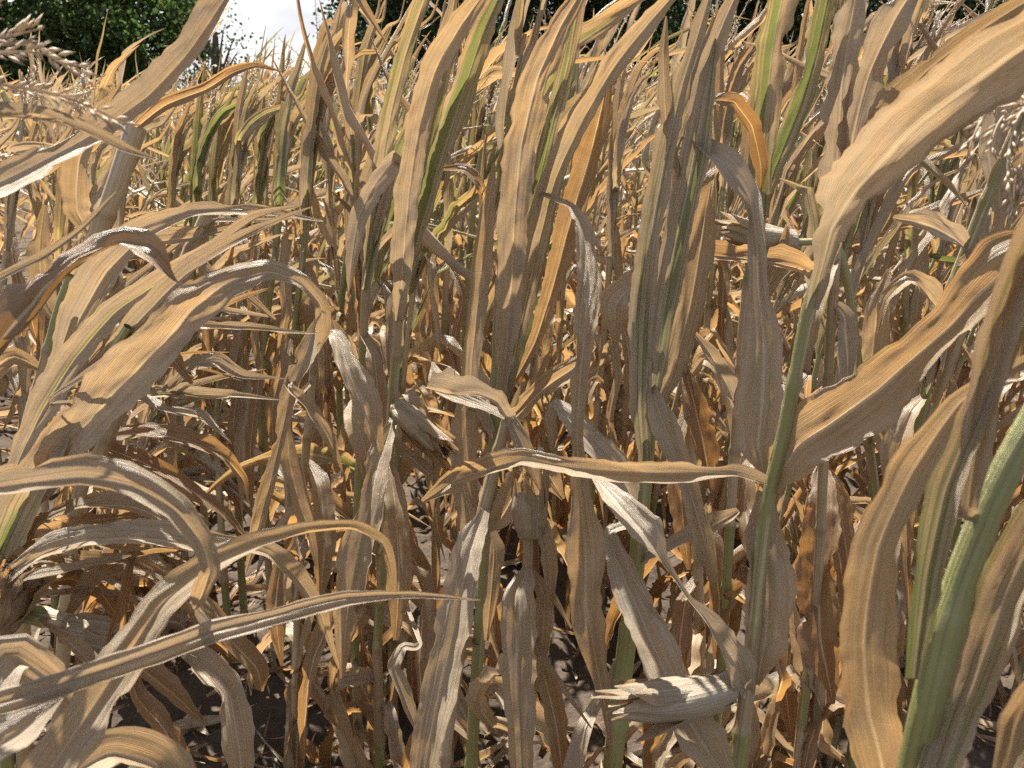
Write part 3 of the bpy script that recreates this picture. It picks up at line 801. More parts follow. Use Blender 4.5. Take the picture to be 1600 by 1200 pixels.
# ------------------------------------------------------------------ left side
plant('blurred upper left plant with long grey folded leaf crossing the tree and a bowed tassel',
      [(-240, 900, .64, 38), (-215, 600, .62, 34), (-180, 420, .61, 28), (-130, 330, .60, 20), (-105, 220, .57, 12), (-95, 150, .55, 8)],
      [([(-130, 350, .6, 26), (-40, 305, .66, 50), (50, 262, .72, 54), (150, 208, .78, 52), (230, 152, .83, 50), (290, 90, .86, 50), (335, 25, .89, 46), (385, -50, .92, 18)], K(tone=.12, curl=.5, fold=.75, label='long grey folded leaf')),
       ([(-120, 300, .6, 14), (-60, 205, .56, 32, 10), (0, 182, .55, 38, 10), (70, 188, .56, 38, 20), (140, 212, .57, 38, 10), (200, 237, .58, 20), (247, 250, .58, 2)], K(tone=.1, curl=.7)),
       ([(-190, 430, .61, 20), (-230, 520, .6, 50), (-260, 640, .6, 40), (-270, 740, .6, 5)], K(tone=.4))],
      tassel=[[(-95, 150, .55), (-40, 85, .55), (30, 68, .55), (90, 90, .55), (140, 120, .55)],
              [(-95, 150, .55), (-30, 92, .54), (20, 82, .54), (70, 84, .54), (110, 108, .54)],
              [(-95, 150, .55), (-40, 130, .56), (40, 138, .56), (120, 158, .56), (192, 192, .56)],
              [(-95, 150, .55), (-60, 60, .56), (-20, 20, .56), (12, -10, .56), (25, -50, .56)],
              [(-95, 150, .55), (-50, 70, .55), (10, 58, .55), (58, 46, .55)]], green=.4, group=G)

plant('plant at the left edge with torn dark brown leaf arching below the grey folded leaf',
      [(-180, 1000, .75, 34), (-150, 700, .72, 30), (-110, 560, .7, 22)],
      [([(-110, 650, .7, 30), (-40, 590, .69, 90, 0), (30, 515, .68, 100, 10), (85, 455, .67, 84, 25), (135, 412, .66, 56, 40), (190, 388, .66, 44, 30), (240, 406, .66, 42, 10), (280, 444, .66, 2)], K(tone=.9, curl=.5, ruffle=.25, edge=.35, thin=.25, label='dark brown torn leaf')),
       ([(-105, 540, .62, 14), (-20, 448, .6, 20), (70, 400, .6, 20), (130, 355, .6, 18), (182, 300, .6, 4)], K(tone=.1, curl=1.2)),
       ([(-160, 760, .73, 20), (-210, 700, .72, 50), (-260, 720, .72, 50), (-290, 800, .72, 10)], K(tone=.4))],
      green=.3, group=G)

plant('strong leaning plant at the left with broad red stained blade ending in a drooping tip',
      [(-50, 1010, 1.0, 34), (0, 880, .98, 38), (45, 770, .95, 34), (95, 680, .93, 27), (150, 590, .92, 21), (200, 510, .9, 14)],
      [([(58, 780, .95, 30), (110, 700, .92, 74), (170, 630, .9, 100), (235, 560, .88, 110), (300, 490, .87, 90), (360, 447, .86, 64), (420, 430, .86, 46), (470, 446, .87, 34), (500, 476, .88, 30), (505, 515, .89, 28), (497, 552, .9, 3)], K(tone=.2, green=.42, curl=.45, fold=.2, gfade=2.2, ruffle=.1)),
       ([(25, 735, .97, 26), (70, 640, .95, 54), (120, 560, .94, 56), (180, 490, .93, 44), (255, 438, .93, 34), (330, 390, .92, 24), (400, 340, .92, 18), (472, 320, .92, 2)], K(tone=.1, green=.3, curl=.6, fold=.35)),
       ([(140, 600, .93, 20), (220, 500, .91, 34), (290, 430, .9, 34), (360, 385, .9, 28), (430, 350, .9, 20), (486, 324, .9, 2)], K(tone=.1, green=.1, curl=1.0, fold=.4)),
       ([(0, 880, .97, 60), (40, 790, .94, 80), (85, 700, .92, 60), (130, 620, .91, 20)], K(tone=.2, green=.65, curl=.8)),
       ([(110, 660, .93, 16), (190, 560, .92, 30), (270, 470, .92, 34), (350, 440, .92, 28), (395, 405, .92, 4)], K(tone=.1, curl=.9))] + sweep(5, 5, (110, 650), (380, 400), (35, 40), (80, 45), .95, 20, 18),
      ears=[((-12, 985, .93), (36, 900, .90), 1, .9)], green=.85, group=G)

plant('left plant with green stalk whose leaves arch right in long pale bows',
      [(0, 830, 1.14, 20), (28, 725, 1.1, 22), (55, 630, 1.08, 22), (75, 560, 1.06, 21), (92, 490, 1.04, 18), (110, 430, 1.02, 12)],
      [([(85, 600, 1.05, 20), (125, 500, 1.02, 70), (168, 425, 1.0, 74), (230, 366, 1.0, 56), (300, 338, 1.0, 42), (370, 335, 1.0, 34), (440, 337, 1.0, 22), (505, 346, 1.0, 3)], K(tone=.12, green=.25, curl=.6)),
       ([(75, 560, 1.07, 16), (112, 470, 1.06, 48), (165, 400, 1.05, 52), (235, 380, 1.05, 40), (310, 370, 1.05, 30), (380, 350, 1.05, 6)], K(tone=.15, curl=.7)),
       ([(60, 610, 1.1, 10), (130, 530, 1.15, 14), (250, 513, 1.2, 24), (340, 515, 1.2, 26), (420, 518, 1.2, 18), (495, 521, 1.2, 2)], K(tone=.08, curl=.9)),
       ([(250, 612, 1.15, 10), (300, 573, 1.12, 26), (340, 568, 1.12, 34), (380, 588, 1.13, 20), (445, 592, 1.15, 2)], K(tone=.02, curl=.8)),
       ([(140, 690, 1.2, 16), (230, 678, 1.18, 40), (300, 692, 1.17, 42), (350, 715, 1.18, 32), (380, 750, 1.2, 18), (388, 785, 1.2, 2)], K(tone=.7, curl=.4)),
       ([(140, 695, 1.16, 16), (220, 722, 1.14, 38), (290, 765, 1.14, 40), (350, 805, 1.15, 26), (388, 842, 1.16, 2)], K(tone=.85, curl=.5)),
       ([(70, 580, 1.07, 10), (20, 560, 1.05, 40), (-30, 600, 1.04, 50), (-60, 700, 1.04, 10)], K(tone=.5))] + sweep(8, 7, (75, 560), (330, 400), (30, 60), (110, 90), 1.14, 22, 30) + sweep(9, 5, (90, 640), (360, 600), (20, 50), (90, 70), 1.2, 24, 30),
      green=.95, group=G)

plant('plant snapped off to an open straw tube beside the arched pale leaves',
      [(120, 790, 1.16, 21), (165, 690, 1.13, 22), (225, 560, 1.1, 23), (275, 450, 1.08, 25), (326, 337, 1.05, 27)],
      [([(322, 348, 1.05, 14), (345, 345, 1.05, 12), (410, 346, 1.05, 10), (480, 340, 1.04, 2)], K(tone=.1, curl=1.0)),
       ([(275, 450, 1.08, 16), (262, 500, 1.06, 30), (270, 560, 1.06, 30), (300, 600, 1.07, 6)], K(tone=.5)),
       ([(200, 610, 1.11, 14), (250, 640, 1.1, 30), (310, 650, 1.1, 26), (360, 690, 1.1, 4)], K(tone=.15)),
       ([(300, 395, 1.06, 20), (330, 430, 1.07, 26), (380, 460, 1.1, 24), (430, 500, 1.12, 6)], K(tone=.2))],
      green=.0, group=G)

plant('plant snapped off to a brown tube under the long grey folded leaf',
      [(40, 700, 1.24, 24), (90, 540, 1.2, 25), (140, 400, 1.15, 28), (178, 300, 1.12, 30), (213, 197, 1.1, 31)],
      [([(213, 200, 1.1, 20), (260, 165, 1.08, 28), (320, 141, 1.06, 28), (362, 116, 1.04, 26), (400, 104, 1.03, 16), (440, 112, 1.02, 2)], K(tone=.75, curl=.7)),
       ([(150, 380, 1.15, 16), (120, 330, 1.13, 44), (125, 250, 1.11, 50), (160, 180, 1.1, 30), (190, 130, 1.1, 4)], K(tone=.4, green=.1)),
       ([(100, 520, 1.19, 14), (70, 470, 1.18, 40), (60, 400, 1.17, 46), (70, 320, 1.16, 8)], K(tone=.3, green=.3))],
      green=.0, group=G)

plant('plant beyond the left edge sending in a broad arched leaf and a long grooved leaf',
      [(-260, 1300, .62, 38), (-230, 1000, .6, 32), (-200, 830, .6, 26)],
      [([(-190, 830, .6, 34), (-80, 780, .58, 56), (40, 757, .57, 64, -10), (130, 750, .57, 72, 0), (210, 766, .58, 66, 5), (270, 800, .59, 56, 10), (310, 846, .6, 46, 10), (328, 890, .6, 40), (318, 926, .61, 38), (304, 952, .62, 6)], K(tone=.15, curl=.6)),
       ([(-225, 1000, .56, 24), (-120, 1140, .53, 54), (0, 1105, .53, 54), (100, 1075, .55, 52), (220, 1035, .57, 50), (330, 995, .6, 46), (440, 965, .63, 38), (540, 940, .66, 28), (640, 932, .69, 17), (750, 938, .72, 1.5)], K(tone=.12, curl=.4, fold=.2, pleat=.30, label='long grooved leaf with bright ridges')),
       ([(-130, 1240, .5, 40), (-40, 1190, .5, 90), (30, 1150, .51, 74), (98, 1090, .53, 6)], K(tone=.1, curl=.4))],
      green=.3, group=G)

plant('plant at the lower left with wide brown blade bending to a thin hooked tip',
      [(-60, 1560, .64, 30), (-20, 1400, .63, 28), (10, 1300, .62, 24)],
      [([(20, 1310, .61, 50), (75, 1215, .61, 88), (132, 1130, .62, 92), (190, 1040, .64, 86), (250, 952, .66, 76), (320, 896, .68, 56), (400, 858, .7, 40), (480, 833, .72, 32), (550, 826, .74, 25), (598, 849, .75, 20), (612, 890, .76, 16), (617, 935, .77, 2)], K(tone=.30, green=.12, curl=.5, fold=.35)),
       ([(10, 1300, .63, 40), (90, 1230, .64, 70), (170, 1180, .68, 80), (240, 1200, .7, 80), (300, 1270, .7, 50)], K(tone=.25, curl=.4)),
       ([(-40, 1420, .62, 30), (-60, 1280, .62, 70), (-50, 1150, .65, 80), (10, 1030, .69, 76), (70, 1060, .72, 66), (125, 1110, .74, 8)], K(tone=.05, curl=.5, pleat=.1))],
      green=.3, group=G)

plant('fallen plant lying over the soil with bright green lower stalk, low at the left',
      [(-240, 1060, .98, 28), (-100, 965, .96, 29), (15, 958, .95, 29), (90, 968, .95, 27), (180, 986, .96, 23), (270, 1012, .98, 18), (340, 1045, 1.0, 10)],
      [([(-40, 955, .93, 16), (20, 900, .9, 30), (70, 868, .88, 48), (140, 850, .87, 60), (220, 850, .87, 70), (300, 858, .88, 64), (360, 856, .9, 44), (420, 866, .92, 32), (462, 902, .94, 34), (502, 962, .96, 24), (530, 1045, 1.0, 3)], K(tone=.22, curl=.5, fold=.3)),
       ([(-20, 955, .96, 12), (60, 825, .96, 24), (130, 797, .95, 44), (210, 800, .95, 52), (270, 826, .96, 44), (305, 856, .97, 10)], K(tone=.4, curl=.5)),
       ([(10, 955, .92, 8), (40, 905, .89, 20), (95, 893, .88, 24), (155, 882, .88, 20), (205, 868, .9, 3)], K(tone=.02, curl=1.0)),
       ([(265, 1012, .98, 14), (310, 1040, .97, 54), (355, 1090, .96, 64), (370, 1160, .95, 60), (382, 1240, .95, 20)], K(tone=.22, curl=.5, pleat=.1)),
       ([(225, 998, .97, 12), (285, 935, .95, 34), (315, 962, .95, 54), (360, 1010, .96, 48), (400, 1050, .97, 42), (410, 1080, .98, 4)], K(tone=.75, curl=.3)),
       ([(180, 986, .95, 10), (215, 1090, .92, 34), (255, 1140, .92, 48), (300, 1215, .93, 30)], K(tone=.85, curl=.5)),
       ([(60, 970, .92, 8), (100, 1000, .9, 28), (142, 1040, .9, 34), (175, 1095, .9, 12)], K(tone=.35)),
       ([(190, 985, .9, 8), (207, 872, .85, 16), (196, 930, .85, 18), (176, 985, .85, 12), (160, 1030, .85, 2)], K(tone=1.0, curl=1.3)),
       ([(90, 968, .96, 12), (130, 1010, .96, 50), (190, 1030, .97, 54), (260, 1080, .98, 44), (320, 1130, .98, 8)], K(tone=.55)),
       ([(15, 958, .96, 10), (60, 920, .98, 40), (110, 905, 1.0, 44), (160, 930, 1.02, 30), (190, 975, 1.03, 6)], K(tone=.8)),
       ([(100, 970, .97, 10), (150, 910, .99, 44), (220, 895, 1.0, 50), (280, 930, 1.01, 40), (320, 990, 1.02, 6)], K(tone=.5))] + sweep(12, 7, (30, 940), (290, 900), (60, 40), (70, 90), 1.0, 26, 35),
      ears=[((100, 978, .95), (195, 1010, .94), 2, .8)], green=1.0, group=G)

plant('plant with pinched and knotted hanging leaves standing alone at the edge of the bare soil',
      [(462, 1100, 2.0, 14), (468, 900, 1.75, 14), (474, 760, 1.62, 13), (484, 640, 1.52, 12), (492, 550, 1.46, 10)],
      [([(495, 500, 1.4, 8), (478, 555, 1.38, 42), (455, 610, 1.37, 34), (440, 680, 1.37, 24), (425, 750, 1.37, 30), (405, 820, 1.37, 32), (384, 895, 1.38, 3)], K(tone=.25, curl=.7)),
       ([(450, 640, 1.39, 14), (452, 720, 1.39, 34), (466, 780, 1.39, 38), (488, 850, 1.4, 18), (495, 890, 1.4, 4)], K(tone=.3, curl=.6)),
       ([(448, 602, 1.36, 18), (480, 636, 1.36, 30), (510, 682, 1.37, 24), (538, 745, 1.38, 3)], K(tone=.25, curl=.8)),
       ([(496, 540, 1.44, 14), (522, 528, 1.42, 34), (546, 582, 1.4, 54), (570, 642, 1.4, 60), (594, 705, 1.41, 14)], K(tone=.22, curl=.4)),
       ([(478, 720, 1.6, 12), (500, 760, 1.56, 36), (508, 850, 1.54, 44), (500, 940, 1.54, 8)], K(tone=.6)),
       ([(470, 860, 1.7, 12), (440, 880, 1.66, 30), (430, 960, 1.64, 36), (440, 1040, 1.64, 6)], K(tone=.7))],
      green=.1, group=G)

plant('plant with large glowing orange blade hanging to the soil behind the bare green stalk',
      [(1248, 1210, 1.95, 19), (1258, 1050, 1.82, 18), (1268, 900, 1.72, 17), (1280, 760, 1.62, 15), (1292, 640, 1.55, 13)],
      [([(1284, 720, 1.58, 14), (1286, 800, 1.53, 64), (1280, 900, 1.52, 78), (1282, 1000, 1.52, 70), (1302, 1100, 1.52, 6)], K(tone=1.0, curl=.4)),
       ([(1284, 720, 1.6, 12), (1310, 780, 1.58, 36), (1325, 880, 1.57, 42), (1320, 990, 1.57, 8)], K(tone=.8)),
       ([(1292, 640, 1.55, 12), (1330, 640, 1.54, 40), (1372, 680, 1.53, 44), (1400, 750, 1.53, 10)], K(tone=.4)),
       ([(1264, 960, 1.76, 12), (1240, 1000, 1.72, 40), (1228, 1080, 1.7, 40), (1238, 1160, 1.7, 6)], K(tone=.9))],
      ears=[((1282, 850, 1.62), (1258, 772, 1.58), 1, .8)], green=.45, group=G)

plant('plant with orange lit blades between the mauve sheaf and the bare green stalk',
      [(1098, 1210, 1.95, 18), (1094, 1000, 1.75, 17), (1086, 800, 1.6, 15), (1072, 620, 1.5, 13), (1066, 540, 1.46, 10)],
      [([(1068, 570, 1.48, 12), (1085, 632, 1.46, 44), (1100, 702, 1.46, 50), (1112, 770, 1.46, 6)], K(tone=1.0, curl=.4)),
       ([(1074, 640, 1.52, 12), (1060, 700, 1.5, 40), (1066, 800, 1.49, 46), (1076, 890, 1.49, 8)], K(tone=.8)),
       ([(1086, 800, 1.6, 12), (1112, 850, 1.57, 44), (1124, 940, 1.56, 44), (1118, 1030, 1.56, 8)], K(tone=.95)),
       ([(1090, 900, 1.68, 12), (1070, 950, 1.64, 40), (1062, 1040, 1.62, 44), (1072, 1130, 1.62, 8)], K(tone=.9)),
       ([(1070, 600, 1.5, 10), (1100, 560, 1.48, 34), (1125, 580, 1.47, 40), (1148, 650, 1.47, 34), (1150, 720, 1.47, 6)], K(tone=.35))],
      ears=[((1090, 880, 1.66), (1116, 800, 1.62), 0, .8)], green=.2, group=G)

plant('bent plant whose top lies level in a striped green husk, behind the arched grey leaf',
      [(1398, 1000, 1.9, 15), (1372, 800, 1.66, 14), (1345, 600, 1.5, 14), (1322, 430, 1.4, 13), (1298, 383, 1.36, 12), (1240, 378, 1.33, 12)],
      [([(1280, 428, 1.36, 8), (1240, 420, 1.29, 46, 10), (1190, 412, 1.28, 46), (1108, 400, 1.27, 36)], K(tone=.55, green=.1, curl=.4, fold=.4)),
       ([(1345, 600, 1.5, 12), (1362, 560, 1.48, 40), (1372, 480, 1.46, 44), (1390, 420, 1.45, 8)], K(tone=.3)),
       ([(1358, 690, 1.56, 12), (1388, 700, 1.53, 44), (1412, 780, 1.52, 46), (1418, 870, 1.52, 8)], K(tone=.55)),
       ([(1372, 800, 1.65, 12), (1345, 850, 1.62, 44), (1338, 940, 1.6, 46), (1350, 1030, 1.6, 8)], K(tone=.75))],
      ears=[((1246, 378, 1.33), (1128, 372, 1.31), 0, .8)], green=.7, group=G)


MIDDLE = [(12, 1.95, 235, .25, 'tawny leaves at the left edge, above the torn brown leaf'), (92, 2.3, 205, .4, 'greyish leaves, second from the left edge'), (185, 2.6, 175, .3, 'straw leaves behind the snapped brown tube'), (-40, 2.5, 200, .3, 'dull leaves cut by the left edge of the picture'), (262, 2.5, 165, .5, 'yellow green leaf bases, beside the long grey folded leaf'), (303, 2.35, 150, .9, 'bright yellow green leaf bases under the gap of white sky'), (328, 2.6, 138, .7, 'grey green upright leaves, just right of the bright yellow green one'),
          (362, 2.2, 142, .6, 'silvery green blades under the middle of the sky gap'), (398, 2.4, 122, .85, 'tall green leaf bases under the right half of the sky gap'), (432, 2.15, 95, .75, 'dark green leaf bases and a pale arched tip'),
          (476, 2.0, 62, .7, 'tallest blades crossing the right end of the sky gap'), (545, 2.1, 55, .8, 'green stem between the folded white leaf and the sky gap'), (700, 2.3, 70, .6, 'yellow green stem seen past the wide pink tan blade'),
          (735, 2.6, 85, .75, 'slim green stem behind the centre blades'), (955, 2.3, 80, .35, 'tawny upright blades left of the mauve grey sheaf'), (1120, 2.2, 60, .3, 'pale pointed blades before the dark tree, right of the sheaf'),
          (1420, 2.3, 95, .6, 'yellow green stem above the folded pale leaf at the right')]
for x, d, top, gr, what in MIDDLE:
    r = np.random.RandomState(int(x * 3 + top))
    j = lambda a: r.uniform(-a, a)
    st = [(x - 22 + j(8), 660, d * 1.10, 10), (x - 10 + j(5), 500, d * 1.05, 10), (x, 380, d * 1.02, 10), (x + 12, 270, d, 8), (x + 24, 190, d * .99, 5)]
    w = 48 / d
    lv = []
    for q in range(5):
        y0 = 400 - 42 * q + j(12); y1 = top + j(22) + 14 * (q % 3); x0 = x + (400 - y0) * .07
        lean = 24 + 13 * q + j(16); dd = d * (1 + j(.04)); up = y0 - y1
        ww = w * r.uniform(.75, 1.1)
        pts = [(x0, y0, d * 1.015, ww * .5), (x0 + lean * .06, y0 - up * .25, dd, ww), (x0 + lean * .25, y0 - up * .55, dd, ww * 1.1), (x0 + lean * .6, y0 - up * .85, dd, ww * .9)]
        pts += [(x0 + lean, y1, dd, ww * .6), (x0 + lean * 1.35, y1 - r.uniform(5, 45), dd, ww * .3), (x0 + lean * 1.6, y1 - r.uniform(-10, 90), dd, 1)]
        lv.append((pts, K(tone=r.uniform(.05, .45), green=gr * r.uniform(.6, 1.15), curl=r.uniform(.8, 2.2), fold=.4, gfade=.75)))
    for q in range(5):
        y0 = 620 - 55 * q + j(15); x0 = x - 10 + j(6); sx_ = r.choice([-1, 1]); ww = w * r.uniform(.8, 1.2)
        lv.append(([(x0, y0, d * 1.06, ww * .5), (x0 + sx_ * 14, y0 - 28, d * 1.04, ww), (x0 + sx_ * (26 + j(8)), y0 + 20, d * 1.03, ww), (x0 + sx_ * (26 + j(14)), y0 + 90, d * 1.03, ww * .9), (x0 + sx_ * (18 + j(20)), y0 + 170 + j(40), d * 1.04, 1.5)], K(tone=r.uniform(.25, .9), curl=.9)))
    plant('plant with ' + what, st, lv, green=min(1, gr + .15), group='upright plants of the middle distance',
          tassel=[[(x + 24, 190, d * .99), (x + 36 + j(6), 140, d * .99), (x + 52 + j(12), 95, d * .99)], [(x + 24, 190, d * .99), (x + 44, 150, d), (x + 70, 118, d)], [(x + 24, 190, d * .99), (x + 28, 140, d), (x + 30 + j(9), 105, d)]] if r.rand() < .6 else None)

# ------------------------------------------------------------------ rows of plants behind, grown leaf by leaf
WIND = np.array((1.0, 0.25, 0.0))


def plant_params(x, y, r, leftish, far):
    H = r.uniform(1.66, 2.02) if not far else r.uniform(1.38, 1.64)
    bent = r.rand() < (0.28 if leftish else 0.07)
    lean = WIND * r.uniform(0.03, 0.16) + np.array((r.randn() * 0.06, r.randn() * 0.06, 0))
    if leftish: lean = lean + WIND * r.uniform(0.05, 0.28); H *= r.uniform(0.66, 0.84)
    return dict(base=np.array((x, y, float(ground_z(x, y)) - 0.015)), H=H, bent=bent, kink=r.uniform(0.42, 0.72), lean=lean,
                greeny=np.clip(r.beta(0.9, 2.2) + (0.35 if r.rand() < 0.18 else 0), 0, 1), bentdir=norm(WIND + np.array((r.randn() * 0.5, r.randn() * 0.5, -0.1 + 0.3 * r.randn()))))


def stalk_curve(p, n):
    t = np.linspace(0, 1, n)[:, None]
    c = p['base'] + p['H'] * (t * np.array((0, 0, 1.0)) + p['lean'] * t ** 2)
    if p['bent']:
        k = p['kink']
        i = t[:, 0] > k
        pk = p['base'] + p['H'] * (k * np.array((0, 0, 1.0)) + p['lean'] * k ** 2)
        c[i] = pk + p['H'] * (t[i] - k) * p['bentdir']
    return c


class Leaves:
    """Collects leaf parameters, grows all of them together."""
    def __init__(s): s.rows = []; s.owner = []
    def add(s, owner, p, dr, L, w, grav, wind, brk, tw, curl, fold, ruf, tone, green, seed):
        s.rows.append(np.concatenate([p, dr, [L, w, grav, wind, brk, tw, curl, fold, ruf, tone, green, seed]])); s.owner.append(owner)
    def grow(s, N):
        A = np.array(s.rows); Kn = len(A)
        p, d = A[:, :3].copy(), norm(A[:, 3:6])
        L, w, gr, wi, br, tw = [A[:, 6 + i] for i in range(6)]
        r = np.random.RandomState(9)
        ds = (L / (N - 1))[:, None]
        W = norm(np.cross(d, np.array((0, 0, 1.0))) + 1e-4)
        roll = r.randn(Kn)[:, None] * 0.6
        W = norm(W * np.cos(roll) + np.cross(d, W) * np.sin(roll))
        SP, WW, TT = np.zeros((Kn, N, 3)), np.zeros((Kn, N, 3)), np.zeros((Kn, N, 3))
        down = np.array((0, 0, -1.0))
        kk = r.uniform(0.6, 0.98, (Kn, 1))
        bd = norm(np.array((0, 0, -1.0)) + r.randn(Kn, 3) * np.array((0.28, 0.28, 0.15)))
        for i in range(N):
            u = i / (N - 1)
            SP[:, i], WW[:, i], TT[:, i] = p, W, d
            hit = ((br > 0) & (np.abs(u - br) < 0.5 / (N - 1) + 1e-6))[:, None]
            nd = d + ds * (gr[:, None] * down * (0.3 + u) + wi[:, None] * WIND * (0.3 + u) + r.randn(Kn, 3) * 1.5)
            nd = np.where(hit, bd * kk + (1 - kk) * 1.4 * d, nd)
            kn = (r.rand(Kn) < 0.07)[:, None]
            nd = nd + kn * r.randn(Kn, 3) * 0.35
            nd = norm(nd)
            W = norm(W - nd * (W * nd).sum(1, keepdims=True))
            a = (tw * ds[:, 0] + r.randn(Kn) * 0.10)[:, None]
            W = norm(W * np.cos(a) + np.cross(nd, W) * np.sin(a))
            p = p + nd * ds; d = nd
            low = p[:, 2] < 0.02
            p[low, 2] = 0.02
        u = np.linspace(0, 1, N)
        prof = np.interp(u, [0, 0.06, 0.25, 0.55, 0.85, 1.0], [0.45, 0.7, 1.0, 0.95, 0.5, 0.03])
        return SP, WW, np.cross(WW, TT), w[:, None] * prof[None], A


def add_leaves(col, owner, p, r, n, lo=0.14, hi=0.97, wide=1.0):
    wide0 = wide
    sc = stalk_curve(p, 60)
    ts = np.linspace(lo, hi, n) + r.uniform(-0.02, 0.02, n)
    az0 = r.uniform(0, 6.28)
    for i, t in enumerate(ts):
        k = min(max(t, 0.02), 0.995) * 59
        j = int(k); q = sc[j] + (sc[min(j + 1, 59)] - sc[j]) * (k - j)
        T = norm(sc[min(j + 1, 59)] - sc[max(j - 1, 0)])
        az = az0 + math.pi * i + r.randn() * 0.45
        h = np.array((math.cos(az), math.sin(az), 0))
        seed = r.randint(1, 10 ** 6)
        wide = wide0 * (r.uniform(0.35, 0.7) if r.rand() < 0.3 else 1.0)
        if t > 0.62:
            el = r.uniform(0.08, 0.42)
            dr = norm(T * math.cos(el) + (h * 0.8 + WIND * 0.5) * math.sin(el))
            brk = r.uniform(0.3, 0.8) if r.rand() < 0.25 else -1
            col.add(owner, q, dr, r.uniform(0.42, 0.70), r.uniform(0.026, 0.050) * wide, r.uniform(0.0, 0.8), r.uniform(0.2, 1.3), brk, r.randn() * 2.0, r.uniform(0.4, 1.9), r.uniform(0.1, 0.6),
                    r.uniform(0.05, 0.16), r.uniform(0.0, 0.55) ** 1.2, np.clip(p['greeny'] * r.uniform(0.5, 1.25), 0, 1), seed)
        elif t > 0.36:
            el = r.uniform(0.4, 0.9)
            dr = norm(T * math.cos(el) + (h + WIND * 0.25) * math.sin(el))
            brk = r.uniform(0.06, 0.40) if r.rand() < 0.85 else -1
            col.add(owner, q, dr, r.uniform(0.40, 0.70), r.uniform(0.034, 0.060) * wide, r.uniform(2.0, 5.5), r.uniform(0.0, 1.2), brk, r.randn() * 3.0, r.uniform(0.4, 2.0), r.uniform(0.05, 0.5),
                    r.uniform(0.08, 0.22), r.uniform(0.15, 0.85), p['greeny'] * (r.rand() < 0.25) * 0.6, seed)
        else:
            el = r.uniform(0.7, 1.2)
            dr = norm(np.array((0, 0, 1.0)) * math.cos(el) + h * math.sin(el))
            brk = r.uniform(0.05, 0.2)
            col.add(owner, q, dr, r.uniform(0.36, 0.70), r.uniform(0.040, 0.074) * wide, r.uniform(4, 9), r.uniform(0, 0.5), brk, r.randn() * 4.0, r.uniform(0.5, 1.6), r.uniform(0.0, 0.4),
                    r.uniform(0.1, 0.28), r.uniform(0.4, 1.0), 0.0, seed)


# the withered lower leaves of the traced plants
low = Leaves()
HERO = [h for h in HERO if h[1][1] < 1.95]
for hi_, (root, base, sc, seed) in enumerate(HERO):
    r = np.random.RandomState(seed)
    zs = sc[:, 2]
    if base[1] < 0.7 or base[0] < -0.75 * base[1]: continue
    az = r.uniform(0, 6.28)
    for k, z in enumerate(np.arange(0.16, 0.85, 0.095)):
        j = int(np.abs(zs - z).argmin()); q = sc[j]
        az += math.pi + r.randn() * 0.5
        h = np.array((math.cos(az), math.sin(az), 0)); el = r.uniform(0.5, 1.1)
        low.add(hi_, q, norm(np.array((0, 0, 1.0)) * math.cos(el) + h * math.sin(el)), r.uniform(0.3, 0.6), r.uniform(0.034, 0.062), r.uniform(4, 9), 0.2, r.uniform(0.05, 0.2), r.randn() * 4,
                r.uniform(0.4, 1.4), r.uniform(0.05, 0.5), r.uniform(0.1, 0.25), r.uniform(0.15, 0.95), 0.0, r.randint(1, 10 ** 6))
SP, WW, NN, WI, A = low.grow(32)
for j in range(len(A)):
    a = A[j]
    root, base = HERO[low.owner[j]][:2]
    v, uv, u = ribbon(SP[j], WW[j], NN[j], WI[j], 11, a[12], a[13], a[14], 0.05, int(a[17]), 0.2)
    link('leaf', make_mesh('leaf', v.reshape(-1, 3) - base, grid_quads(32, 11), LEAF, uv, tint(32, 11, u, a[15], 0, (a[17] * 0.618) % 1)), root)

ROW_U = norm(np.array((-0.49, 0.87)))
ROW_N = np.array((ROW_U[1], -ROW_U[0]))
spots = []
for k in range(-40, 60):
    off = -0.035 + 0.75 * k
    s = -30.0
    rr = np.random.RandomState(500 + k)
    while s < 75:
        s += 0.160 * rr.uniform(0.7, 1.3)
        x, y = ROW_N * off + ROW_U * s
        x += rr.randn() * 0.03; y += rr.randn() * 0.03
        if y < 0.4 or y > 36: continue
        spots.append((x, y, off))
spots = np.array(spots)
px, py, dd = project(np.stack([spots[:, 0], spots[:, 1], np.full(len(spots), 1.4)], axis=1))
hd = np.hypot(spots[:, 0], spots[:, 1])
vis = (dd > 0.3) & (px > -60 - 420 / hd) & (px < 1660 + 300 / hd)
# the hero plants stand where the nearest ones would be; the furrow on the left stays open
bx, by, bd_ = project(np.stack([spots[:, 0], spots[:, 1], np.zeros(len(spots))], axis=1))
vis &= ~((bx > 215) & (bx < 470) & (by > 640) & (by < 1250))       # the bare furrow
keep = vis & (hd > np.where(px < 520, 1.95, 1.72))
cand = spots[keep]; order = np.argsort(hd[keep]); cand = cand[order]; cpx = px[keep][order]
NEAR = 258
beside = spots[(~keep) & (dd > 0.3) & (hd > 2.3) & (px > -650) & (px < 2250) & ~((bx > 215) & (bx < 470) & (by > 640) & (by < 1250))]
near_spots, far_spots, near_px = cand[:NEAR], np.vstack([cand[NEAR:], beside]), cpx[:NEAR]
print('near reach', np.hypot(*near_spots[-1][:2]), 'far', len(far_spots))

